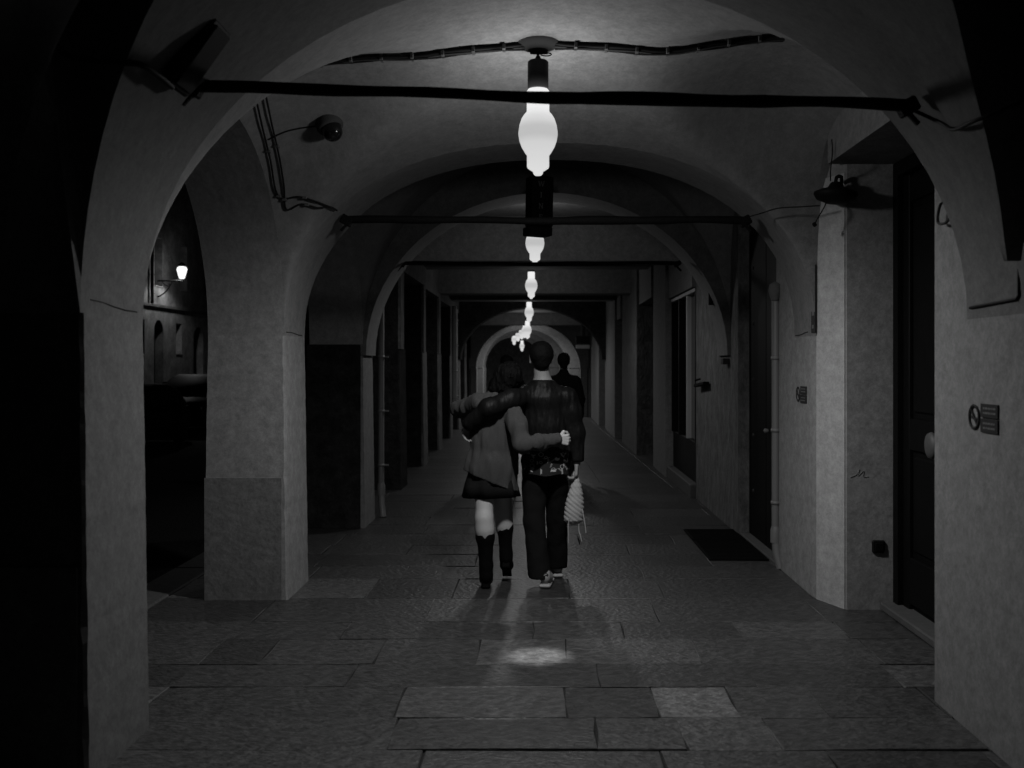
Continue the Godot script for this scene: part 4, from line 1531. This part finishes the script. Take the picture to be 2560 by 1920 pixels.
	jeans += chain([P(0.1, 0.9, 7.65), P(0.104, 0.72, 7.68), P(0.115, 0.47, 7.75), P(0.122, 0.04, 7.87)], [0.105, 0.09, 0.078, 0.08])
	jeans.append(cone(P(-0.03, 0.92, 7.65), P(0.09, 0.92, 7.65), 0.115, 0.115))
	part(o, "jeans", cloth(jeans, 0.011, 0.025, func(p: Vector3) -> float: return maxf((0.065 if p.x < 0.062 else 0.075) - p.y, p.y - 0.985), 0.008, Vector3(9, 7, 9)), M.denim)
	sneaker(o, 0.022, 7.44, 0.0, -0.12)
	sneaker(o, 0.126, 7.81, 0.0, 0.1)

func cowboy_boot(o: Node3D, p: Array, r: Array, heel: Vector3, toe: Vector3, notch: Vector3) -> void:
	var down := (p[p.size() - 1] - p[0]).normalized() as Vector3
	var prims := chain(p, r)
	prims += chain([heel, heel.lerp(toe, 0.45), toe], [0.04, 0.042, 0.022])
	prims.append(cone(p[p.size() - 1], heel.lerp(toe, 0.4), r[r.size() - 1], 0.04))
	var b := part(o, "boot", cloth(prims, 0.0055, 0.03, func(q: Vector3) -> float: return (q.y - notch.y + 0.02 - 1.5 * absf(q.x - notch.x)) * 0.55, 0.003, Vector3(18, 10, 18)), M.boot)
	var along := (toe - heel).normalized()
	var up := Vector3.UP - along * along.y
	var basis := Basis(along.cross(-up).normalized() * -1.0, up.normalized(), -along)
	var g := Geo.new()
	g.block(heel - basis.y * 0.047 + along * 0.008, Vector3(0.056, 0.045, 0.055), 0.006, basis)
	g.block(heel.lerp(toe, 0.62) - basis.y * 0.036, Vector3(0.07, 0.01, heel.distance_to(toe) * 0.75), 0.004, basis)
	part(b, "heel_and_sole", g.mesh(), M.rubber)

func woman() -> void:
	var o := thing("person", "woman in a grey wool jacket, short skirt and tall dark boots leaning on the man", "person", P(-0.36, 0, 7.58), "couple walking away arm in arm")
	var hb := Basis(Vector3.BACK, -0.36) * Basis(Vector3.UP, 0.3)
	var hc := P(-0.25, 1.54, 7.6)
	var g := SurfaceTool.new()
	g.begin(Mesh.PRIMITIVE_TRIANGLES)
	var body := [
		cone(hc - Vector3(0.0, 0.07, 0), P(-0.32, 1.38, 7.6), 0.047, 0.056),
		cone(P(-0.35, 1.3, 7.58), P(-0.37, 1.06, 7.58), 0.115, 0.1, Vector3(1.1, 1, 0.75)), cone(P(-0.37, 1.06, 7.58), P(-0.36, 0.85, 7.58), 0.1, 0.125, Vector3(1.1, 1, 0.8)),
		cone(P(-0.45, 1.355, 7.58), P(-0.24, 1.34, 7.57), 0.045, 0.045),
	]
	body += chain([P(-0.22, 1.33, 7.53), P(-0.145, 1.06, 7.405), P(0.105, 1.087, 7.41)], [0.045, 0.037, 0.025])
	body += chain([P(-0.47, 1.35, 7.6), P(-0.64, 1.285, 7.8), P(-0.6, 1.245, 8.04)], [0.045, 0.037, 0.025])
	body += chain([P(-0.42, 0.82, 7.57), P(-0.42, 0.5, 7.475), P(-0.415, 0.42, 7.47), P(-0.405, 0.12, 7.47)], [0.085, 0.06, 0.062, 0.038])
	body += chain([P(-0.3, 0.82, 7.58), P(-0.285, 0.52, 7.66), P(-0.278, 0.42, 7.68), P(-0.27, 0.19, 7.7)], [0.085, 0.06, 0.06, 0.038])
	nets(g, body, 0.012, 0.04)
	nets(g, head_prims(hc, hb, 0.88), 0.0055, 0.025)
	nets(g, hand(P(0.108, 1.087, 7.41), Vector3(1, -0.05, -0.12), Vector3(0.15, 0.1, 1), Vector3(0.1, 1, 0), 1.25), 0.003, 0.009)
	nets(g, hand(P(-0.6, 1.245, 8.04), Vector3(0.2, -0.1, -1), Vector3(-0.6, 0.7, 0), Vector3(0.7, 0.6, 0), 0.5), 0.0035, 0.009)
	g.index()
	part(o, "body", g.commit(), M.skin)
	var at := func(x: float, y: float, z: float) -> Vector3: return hc + hb * Vector3(x, y, z)
	part(o, "hair", cloth([
		cone(at.call(0, 0.026, 0.018), at.call(0, 0.03, -0.018), 0.09, 0.08),
		cone(at.call(0, 0.0, 0.045), at.call(-0.01, -0.09, 0.05), 0.075, 0.055),
		cone(at.call(-0.066, 0.0, 0.01), at.call(-0.078, -0.115, 0.02), 0.045, 0.03),
		cone(at.call(0.066, 0.0, 0.01), at.call(0.07, -0.1, 0.02), 0.044, 0.03),
	], 0.008, 0.04, func(p: Vector3) -> float: return ((hb.inverse() * (p - hc)).z * -1.0 - 0.06 - (p.y - hc.y) * 0.35) * 0.8, 0.016, Vector3(60, 9, 60)), M.hair_dark)
	var coat := [
		cone(P(-0.35, 1.28, 7.57), P(-0.37, 1.08, 7.57), 0.142, 0.15, Vector3(1, 1, 0.76)),
		cone(P(-0.37, 1.08, 7.57), P(-0.382, 0.86, 7.57), 0.15, 0.182, Vector3(1, 1, 0.74)),
		cone(P(-0.382, 0.86, 7.57), P(-0.382, 0.68, 7.57), 0.182, 0.198, Vector3(1, 1, 0.74)),
		cone(P(-0.45, 1.355, 7.58), P(-0.235, 1.335, 7.56), 0.062, 0.062),
		cone(P(-0.325, 1.42, 7.6), P(-0.335, 1.34, 7.59), 0.052, 0.08),
	]
	coat += chain([P(-0.225, 1.32, 7.52), P(-0.18, 1.19, 7.45), P(-0.148, 1.055, 7.4), P(-0.02, 1.065, 7.4), P(0.105, 1.087, 7.41)], [0.068, 0.066, 0.062, 0.056, 0.05])
	coat += chain([P(-0.47, 1.345, 7.6), P(-0.64, 1.29, 7.8), P(-0.6, 1.25, 8.0)], [0.064, 0.056, 0.046])
	part(o, "jacket", cloth(coat, 0.0085, 0.035, func(p: Vector3) -> float: return 0.85 - 0.405 * (clampf(p.x, -0.6, -0.15) + 0.57) - p.y, 0.017, Vector3(12, 3.2, 12)), M.wool)
	part(o, "skirt", skirt_rings([[-0.372, 1.0, 7.58, 0.13, 0.1, 0.0, 0.0], [-0.375, 0.85, 7.58, 0.165, 0.135, 0.0, 0.4], [-0.377, 0.74, 7.575, 0.195, 0.132, 0.0, 0.8], [-0.377, 0.652, 7.57, 0.213, 0.135, 0.004, 1.0]], 7, 0.045), M.skirt)
	cowboy_boot(o, [P(-0.415, 0.51, 7.47), P(-0.412, 0.37, 7.47), P(-0.405, 0.16, 7.47), P(-0.405, 0.1, 7.47)], [0.064, 0.063, 0.046, 0.043], P(-0.405, 0.07, 7.46), P(-0.415, 0.03, 7.67), P(-0.41, 0.385, 7.45))
	cowboy_boot(o, [P(-0.278, 0.53, 7.67), P(-0.276, 0.41, 7.68), P(-0.268, 0.22, 7.69), P(-0.268, 0.185, 7.7)], [0.061, 0.06, 0.044, 0.041], P(-0.266, 0.165, 7.68), P(-0.262, 0.04, 7.86), P(-0.274, 0.43, 7.65))
	g = SurfaceTool.new()

func knitted_bag() -> void:
	var o := thing("knitted_bag", "pale knitted drawstring bag with slanting ribs in the man's right hand", "bag", P(0.25, 0.44, 7.62))
	var g := Geo.new()
	var list := []
	var lv := [[0.44, 0.02, 0.02], [0.448, 0.05, 0.035], [0.475, 0.07, 0.05], [0.54, 0.07, 0.055], [0.6, 0.066, 0.052], [0.66, 0.055, 0.045], [0.72, 0.04, 0.034], [0.76, 0.025, 0.024], [0.79, 0.014, 0.014]]
	var steps := 72
	for i in steps + 1:
		var t := float(i) / steps
		var y := lerpf(0.44, 0.79, t)
		var k := 0
		while k < lv.size() - 2 and lv[k + 1][0] < y:
			k += 1
		var s: float = smoothstep(lv[k][0], lv[k + 1][0], y)
		var ring := []
		for n in 64:
			var a := TAU * n / 64.0
			var rib := pow(absf(sin(y * 95.0 + cos(a) * 4.6 * (1.0 if sin(a) < 0.0 else -1.0))), 0.4)
			var r: float = 0.9 + 0.16 * rib + 0.02 * sin(a * 21.0 + y * 300.0)
			ring.append(P(0.25 - 0.015 * (1.0 - t) + 0.012 * t + cos(a) * lerpf(lv[k][1], lv[k + 1][1], s) * r, y, 7.62 + sin(a) * lerpf(lv[k][2], lv[k + 1][2], s) * r))
		list.append(ring)
	g.rings(list, true, 0)
	part(o, "knitted_pouch", g.mesh(), M.knit)
	for q in [[P(0.205, 0.5, 7.57), P(0.196, 0.42, 7.57), P(0.2, 0.36, 7.57), P(0.199, 0.31, 7.57)], [P(0.275, 0.45, 7.57), P(0.276, 0.4, 7.57), P(0.285, 0.37, 7.56), P(0.296, 0.325, 7.56)], [P(0.3, 0.56, 7.58), P(0.315, 0.48, 7.57), P(0.324, 0.42, 7.57), P(0.328, 0.385, 7.57)], [P(0.25, 0.78, 7.6), P(0.238, 0.81, 7.6), P(0.245, 0.83, 7.62), P(0.262, 0.8, 7.63)]]:
		g = Geo.new()
		g.tube(smooth_path(q), 0.0042, 6)
		part(o, "drawstring", g.mesh(), M.knit)

func distant_person(x: float, d: float, tall: float, label: String, material: String, step_side: float) -> void:
	var k := tall / 1.76
	var o := thing("person", label, "person", P(x, 0, d), "people walking ahead of the couple")
	var at := func(px: float, y: float, pd: float) -> Vector3: return P(x + px * k, y * k, d + pd)
	var g := SurfaceTool.new()
	g.begin(Mesh.PRIMITIVE_TRIANGLES)
	var s := step_side
	var body := [cone(at.call(0, 1.6, 0), at.call(0, 1.45, 0.01), 0.054, 0.06), cone(at.call(0, 1.36, 0), at.call(0, 0.95, 0), 0.12, 0.115, Vector3(1.1, 1, 0.75))]
	for e in [-1.0, 1.0]:
		body += chain([at.call(e * 0.19, 1.38, 0), at.call(e * 0.24, 1.12, 0.02 * e * s), at.call(e * 0.235, 0.88, 0.09 * e * s)], [0.045, 0.038, 0.027])
		body += chain([at.call(e * 0.085, 0.9, 0), at.call(e * 0.09, 0.48, -0.1 * e * s), at.call(e * 0.09, 0.09, -0.22 * e * s)], [0.08, 0.052, 0.036])
	nets(g, body, 0.016, 0.04)
	nets(g, head_prims(at.call(0, 1.655, 0), Basis(Vector3.UP, -0.2 * s)), 0.008, 0.025)
	for e in [-1.0, 1.0]:
		nets(g, hand(at.call(e * 0.235, 0.87, 0.09 * e * s), Vector3(0, -1, -0.1), Vector3(e, 0, 0), Vector3(0, 0, -1), 0.4), 0.005, 0.01)
	g.index()
	part(o, "body", g.commit(), M.skin_dim)
	var hc: Vector3 = at.call(0, 1.655, 0)
	part(o, "hair", cloth([cone(hc + Vector3(0, 0.04, 0.015), hc + Vector3(0, 0.045, -0.02), 0.092, 0.086), cone(hc + Vector3(0, 0.0, 0.03), hc + Vector3(0, -0.05, 0.03), 0.078, 0.06)], 0.01, 0.03, func(p: Vector3) -> float: return -(p.z - hc.z) - 0.06 - (p.y - hc.y) * 0.5), M.hair_dark)
	var coat := [cone(at.call(0, 1.34, 0), at.call(0, 0.82, 0), 0.165, 0.175, Vector3(1, 1, 0.72)), cone(at.call(-0.15, 1.39, 0), at.call(0.15, 1.39, 0), 0.068, 0.068), cone(at.call(0, 1.52, 0.0), at.call(0, 1.45, 0), 0.06, 0.07)]
	for e in [-1.0, 1.0]:
		coat += chain([at.call(e * 0.185, 1.37, 0), at.call(e * 0.24, 1.12, 0.02 * e * s), at.call(e * 0.235, 0.88, 0.09 * e * s)], [0.07, 0.06, 0.048])
	part(o, "coat", cloth(coat, 0.014, 0.04, func(p: Vector3) -> float: return 0.8 * k - p.y, 0.01, Vector3(8, 5, 8)), M[material])
	var legs := []
	for e in [-1.0, 1.0]:
		legs += chain([at.call(e * 0.075, 0.9, 0), at.call(e * 0.088, 0.48, -0.1 * e * s), at.call(e * 0.09, 0.05, -0.22 * e * s)], [0.1, 0.078, 0.07])
	part(o, "trousers", cloth(legs, 0.014, 0.03, func(p: Vector3) -> float: return 0.06 - p.y), M.denim)
	for e in [-1.0, 1.0]:
		part(o, "shoe", cloth(chain([at.call(e * 0.09, 0.045, -0.25 * e * s), at.call(e * 0.095, 0.035, -0.25 * e * s + 0.2)], [0.045, 0.035]), 0.01, 0.02, func(p: Vector3) -> float: return 0.002 - p.y), M.boot)


# ------------------------------------------------------------------ the scene
const LAMP := 4.6
const TIP := 17.0
const STREET := 3.2

func _ready() -> void:
	rng.seed = 7
	var cam := Camera3D.new()
	cam.name = "camera"
	add_child(cam)
	var lens := CameraAttributesPhysical.new()
	lens.frustum_focal_length = 36.0
	lens.frustum_focus_distance = 7.6
	lens.exposure_aperture = 2.8
	lens.frustum_near = 0.05
	lens.frustum_far = 600.0
	cam.attributes = lens
	cam.projection = Camera3D.PROJECTION_FRUSTUM
	cam.near = 0.05
	cam.far = 600.0
	cam.size = 2.0 * 0.05 * 829.5 / 2212.0
	cam.frustum_offset = Vector2(-64.0, -42.5) / 2212.0 * 0.05
	cam.position = Vector3(0, EYE, 0)
	cam.current = true
	var we := WorldEnvironment.new()
	we.name = "night_environment"
	var env := Environment.new()
	env.background_mode = Environment.BG_SKY
	env.tonemap_mode = Environment.TONE_MAPPER_LINEAR
	env.tonemap_exposure = 1.0
	env.background_energy_multiplier = 0.03
	env.sdfgi_enabled = true
	env.ssao_enabled = true
	env.ssil_enabled = true
	var sky := Sky.new()
	var sm := ProceduralSkyMaterial.new()
	sm.sky_top_color = Color(0.1, 0.1, 0.1)
	sm.sky_horizon_color = Color(0.2, 0.2, 0.2)
	sm.ground_bottom_color = Color(0.05, 0.05, 0.05)
	sm.ground_horizon_color = Color(0.2, 0.2, 0.2)
	sky.sky_material = sm
	env.sky = sky
	we.environment = env
	add_child(we)
	make_materials()

	# large structure
	pave()
	var names := ["first", "second", "third", "fourth", "fifth", "sixth", "seventh", "eighth", "ninth", "tenth", "eleventh", "twelfth", "thirteenth", "fourteenth", "fifteenth", "sixteenth", "seventeenth"]
	street_pier(-1, "pale plaster street pier on the left beside the viewer", "plaster", "plaster_dado")
	for k in 15:
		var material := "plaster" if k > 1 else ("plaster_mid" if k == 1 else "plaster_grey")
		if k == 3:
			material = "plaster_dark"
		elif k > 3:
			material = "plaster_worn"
		var what: String = ["pale plaster street pier nearest on the left, its inner face lit", "pale plaster street pier with a darker painted base, second on the left", "plaster street pier third on the left with its front painted dark"][k] if k < 3 else "distant plaster street pier, %s in the left row" % names[k]
		street_pier(k, what, material, "plaster_dado" if k < 2 else "plaster_dark", 0.845 if k < 2 else (SPRING - 0.003 if k == 2 else 2.895))  # from the fifth pier on, the full-height dark fronts paint in shade
	for k in range(-1, 2):
		street_wall(k, "semicircular arch to the street over the %s opening on the left" % ["viewer's", "first", "second", "third", "fourth", "fifth"][k + 1])
	for k in range(2, 14):
		var m0 := near_of(k) + 0.3
		var m1 := near_of(k + 1) + 0.3
		var x := drift((m0 + m1) * 0.5)
		var o := thing("street_beam", "plain wall over the %s street opening on the left" % names[k + 1], "beam", P(LEFT - 0.27 + x, 2.9, (m0 + m1) * 0.5))
		var g := Geo.new()
		g.box(P(LEFT - 0.53 + x, 2.9, m0), P(LEFT + x, TOP, m1))
		for e in 2:
			var c: float = m0 if e == 0 else m1
			g.box(P(LEFT - 0.52 + x, SPRING, c - (0.0 if e == 0 else 0.3)), P(LEFT - 0.004 + x, 2.9, c + (0.3 if e == 0 else 0.0)))
		part(o, "masonry", g.mesh(), M.plaster_worn)
	vault(far_of(-1), 3.37, 1.9, 1.95, 0.05, "groin vault overhead at the viewer, in the dark", 9.0)
	var v1 := vault(far_of(0), near_of(1), 1.6, 1.335, 0.11, "lit groin vault of the nearest hanging lamp", 2.0, 2.0, 2.25)
	vault(far_of(1), near_of(2), 1.345, 1.9, 0.1, "dark groin vault with the hanging box sign", 2.0, 2.25, 2.0)
	transverse_arch(near_of(-1), far_of(-1), 1.84, SPRING, 1.45, "broad cross arch above the viewer")
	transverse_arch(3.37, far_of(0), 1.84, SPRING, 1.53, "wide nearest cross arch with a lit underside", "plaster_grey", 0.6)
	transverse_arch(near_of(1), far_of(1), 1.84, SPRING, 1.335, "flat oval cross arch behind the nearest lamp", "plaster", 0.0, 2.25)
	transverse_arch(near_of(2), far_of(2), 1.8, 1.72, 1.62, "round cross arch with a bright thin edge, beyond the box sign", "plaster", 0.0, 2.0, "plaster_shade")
	for q in [[far_of(2), near_of(3), 3.55], [far_of(3), near_of(4), 3.38], [far_of(4), near_of(5), 3.54], [far_of(5), near_of(6), 3.32], [far_of(6), near_of(7), 3.38], [far_of(7), near_of(8), 3.05], [far_of(8), near_of(9), 3.25], [far_of(9), near_of(10), 3.25], [far_of(10), near_of(11), 3.25], [far_of(11), near_of(12), 3.25], [far_of(12), near_of(13), 3.25], [far_of(13), near_of(14), 3.25]]:
		var m: float = (q[0] + q[1]) * 0.5
		var x := drift(m)
		var g := Geo.new()
		g.box(P(LEFT + x, q[2], q[0]), P(RIGHT + 0.1 + x, TOP - 0.02, q[1]))
		var o := thing("ceiling_slab", "flat plaster ceiling of the %s bay of the arcade" % names[int((m - 3.9) / BAY) + 1], "ceiling", P((LEFT + RIGHT) * 0.5 + x, q[2], m))
		part(o, "plaster_slab", g.mesh(), M.plaster)
	for q in [[3, 2.97], [4, 3.2], [5, 2.98], [6, 3.05], [8, 2.74]]:
		var d0 := near_of(q[0])
		var x := drift(d0)
		var o := thing("cross_beam", "flat cross beam over the %s pair of piers" % names[q[0]], "beam", P((LEFT + RIGHT) * 0.5 + x, q[1], d0))
		var g := Geo.new()
		g.block(P((LEFT + RIGHT) * 0.5 + 0.02 + x, (q[1] + TOP) * 0.5, d0 + 0.3), Vector3(RIGHT - LEFT + 0.08, TOP - q[1], 0.58), 0.012)
		part(o, "beam_body", g.mesh(), M.plaster)
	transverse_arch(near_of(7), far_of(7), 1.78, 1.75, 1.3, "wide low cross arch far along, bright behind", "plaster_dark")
	for q in [[9, 1.62, 1.5, 1.42], [10, 1.45, 1.5, 1.33], [11, 1.4, 1.5, 1.32], [12, 1.32, 1.5, 1.3], [13, 1.3, 1.5, 1.3]]:
		transverse_arch(near_of(q[0]), far_of(q[0]), q[1], q[2], q[3], "small distant cross arch over the %s pair of piers" % names[q[0]], "plaster")
		var x := drift(near_of(q[0]))
		var cx := (LEFT + RIGHT) * 0.5 + x
		for s in [-1.0, 1.0]:   # shallow pilasters carry the far arches
			var o := thing("pilaster", "plaster pilaster under the %s cross arch on the %s" % [names[q[0]], "left" if s < 0.0 else "right"], "pilaster", P(s * q[1] + cx, 0, near_of(q[0])))
			var g := Geo.new()
			var a: float = LEFT + x + 0.03 if s < 0.0 else cx + q[1]
			var b: float = cx - q[1] if s < 0.0 else RIGHT + x
			g.block(P((a + b) * 0.5, 0.75, near_of(q[0]) + 0.31), Vector3(absf(b - a), 1.5, 0.58), 0.01)
			part(o, "shaft", g.mesh(), M.plaster)
	# right-hand wall, pier by pier
	wall_pier(-2.5, 4.95, "long pale plaster wall at the right edge of the picture", false, 0.6)
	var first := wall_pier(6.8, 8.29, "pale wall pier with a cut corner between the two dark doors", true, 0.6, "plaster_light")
	wall_pier(9.78, 12.45, "plaster wall pier between the studded door and the shop door", false, 0.6, "plaster_worn")
	wall_pier(14.8, 16.4, "plaster wall pier beyond the glazed shop door", false)
	wall_pier(18.4, 21.6, "plaster wall far right beyond the black doorway", false, 0.6, "plaster_worn")
	wall_pier(22.6, 26.0, "plaster wall far right beside the low bright arch", false)
	wall_pier(27.2, 31.2, "plaster wall far right behind the hanging shop sign", false)
	wall_pier(32.0, 36.0, "brightly lit plaster wall far along on the right", false)
	wall_pier(37.0, 41.5, "distant plaster wall near the bend on the right", false)
	wall_pier(42.3, 50.0, "last plaster wall on the right before the arcade's end", false)
	lintel(4.95, 6.8, 2.96, "plaster lintel over the nearest dark panelled door")
	lintel(8.29, 9.78, 3.0, "plaster lintel over the studded door")
	lintel(12.45, 14.8, 2.57, "plaster lintel over the glazed shop door")
	for q in [[16.4, 18.4, 2.7], [21.6, 22.6, 2.6], [26.0, 27.2, 2.6], [31.2, 32.0, 2.6], [36.0, 37.0, 2.6], [41.5, 42.3, 2.6]]:
		lintel(q[0], q[1], q[2], "plaster lintel over the doorway %d metres along on the right" % int(q[0]))
		panelled_door(q[0] + 0.01, q[1] - 0.01, RIGHT + 0.3 + drift((q[0] + q[1]) * 0.5), q[2] - 0.01, "dark panelled door in the doorway %d metres along on the right" % int(q[0]), "wood_black", false)
	var end := thing("end_wall", "dark plaster wall closing the far end of the arcade", "wall", P(-3.0, 0, 51.0))
	var eg := Geo.new()
	eg.box(P(-8.0, -0.1, 50.6), P(3.0, 6.0, 51.2))
	part(end, "masonry", eg.mesh(), M.plaster_worn)
	var back := thing("upper_house", "dark house storeys carried above the arcade", "building", P(0, TOP, 20))
	var bg := Geo.new()
	for i in 8:
		var a := -2.6 + 6.7 * i
		bg.box(P(LEFT - 0.55 + drift(a + 3.3), TOP + 0.004, a), P(7.0, 9.5, a + 6.7 - 0.004))
	part(back, "storeys", bg.mesh(), M.facade_dark)
	var rear := thing("shop_interior_wall", "plain wall of the houses behind the doors on the right", "wall", P(2.6, 0, 20))
	var rg := Geo.new()
	for i in 8:
		var a := -2.6 + 6.7 * i
		rg.box(P(RIGHT + 0.605 + drift(a + 3.3) + 0.12, -0.1, a), P(6.9, TOP, a + 6.7 - 0.004))
	part(rear, "masonry", rg.mesh(), M.plaster_dark)
	panelled_door(4.96, 6.79, RIGHT + 0.46, 2.955, "tall dark panelled wooden door nearest on the right", "wood")
	studded_door()
	glazed_shop_door()
	var kn := thing("door_plate", "pale round knob plate on the nearest dark panelled door", "door knob", P(RIGHT + 0.44, 1.14, 6.2))
	var kg := Geo.new()
	kg.lathe([Vector2(0.075, 0.0), Vector2(0.082, 0.012), Vector2(0.075, 0.03), Vector2(0.045, 0.04), Vector2(0.0, 0.046)], P(RIGHT + 0.463, 1.14, 6.17), 24, Basis(Vector3.BACK, PI * 0.5))
	part(kn, "disc", kg.mesh(), M.brass)
	street()

	# tie rods and lamps
	tie_rod(4.2, -1.46, 2.77, 1.53, 2.69, 0.024, "rusty iron tie rod across the nearest arch, in front of the first lamp")
	tie_rod(7.3, -1.42, 2.66, 1.48, 2.655, 0.026, "rusty iron tie rod across the second arch, behind the first lamp")
	tie_rod(10.5, -1.47, 2.665, 1.42, 2.665, 0.018, "thin iron tie rod across the round third arch")
	var first_lamp := hanging_lamp("bulb-shaped glass lamp nearest the viewer, lit, hanging behind the tie rod")
	first_lamp.position = vault_point(v1, -0.02, 5.72, 0.0)
	var spots := [[11.9, 3.54, -0.04, "lit bulb-shaped lamp second in line, just under the black box sign"], [18.2, 3.53, -0.02, "lit bulb-shaped lamp third in line, hanging before the flat beam"], [24.4, 3.37, -0.01, "lit bulb-shaped lamp fourth in line, in front of the low bright arch"], [27.5, 3.05, -0.03, "lit bulb-shaped lamp fifth in line, just above the far cluster"], [34.0, 3.24, 0.0, "lit bulb-shaped lamp sixth in line, top right of the far cluster"], [37.0, 3.27, 0.0, "lit bulb-shaped lamp seventh in line, inside the far cluster"], [40.0, 3.26, 0.0, "lit bulb-shaped lamp eighth in line, left in the far cluster"], [43.0, 3.18, 0.0, "lit bulb-shaped lamp farthest left in the far cluster"], [46.0, 2.95, 0.55, "small lowest lamp at the far end, right below the far cluster"]]
	for q in spots:
		var lamp := copy(first_lamp, "hanging_lamp", P(drift(q[0]) + q[2], q[1], q[0]), q[3])
		for l in lamp.get_children():   # the lamps farther along burn weaker than the first
			if l is Light3D:
				l.light_energy *= 0.34 if q[0] < 13.0 else (0.9 if q[0] > 33.0 and q[0] < 35.0 else 0.3)

	# people
	man()
	woman()
	knitted_bag()
	distant_person(0.315, 14.6, 1.775, "person in a dark coat walking ahead, head right of the man's", "coat_dark", 1.0)
	distant_person(-0.485, 14.3, 1.74, "person ahead whose dark hair shows above the woman's head", "coat_navy", -1.0)

	# fittings
	ceiling_cables(v1)
	corner_conduits(v1)
	street_arch_wire()
	dome_camera(v1)
	wall_lamp()
	wine_sign()
	notice_set(4.42, 1.4, "round no smoking sign on the near right wall", "pair of dark notices on the near right wall")
	notice_set(7.5, 1.41, "small round no smoking sign on the wall pier", "small pair of dark notices on the wall pier")
	tall_notice()
	ceiling_box()
	small_wall_things()
	downpipe(RIGHT - 0.02, 8.22, 0.22, 2.16, 0.033, "pale downpipe beside the studded door on the right")
	downpipe(LEFT + 0.06, 10.98, 0.25, 2.3, 0.032, "pale downpipe just past the third left pier")
	downpipe(LEFT + 0.12 + drift(22.4), 22.35, 0.6, 2.9, 0.05, "bright white downpipe far along on the left, the nearer of two", "white_metal", false)
	downpipe(LEFT + 0.06 + drift(23.3), 23.6, 0.6, 2.9, 0.05, "bright white downpipe far along on the left, the farther of two", "white_metal", false)
	far_hanging_sign()
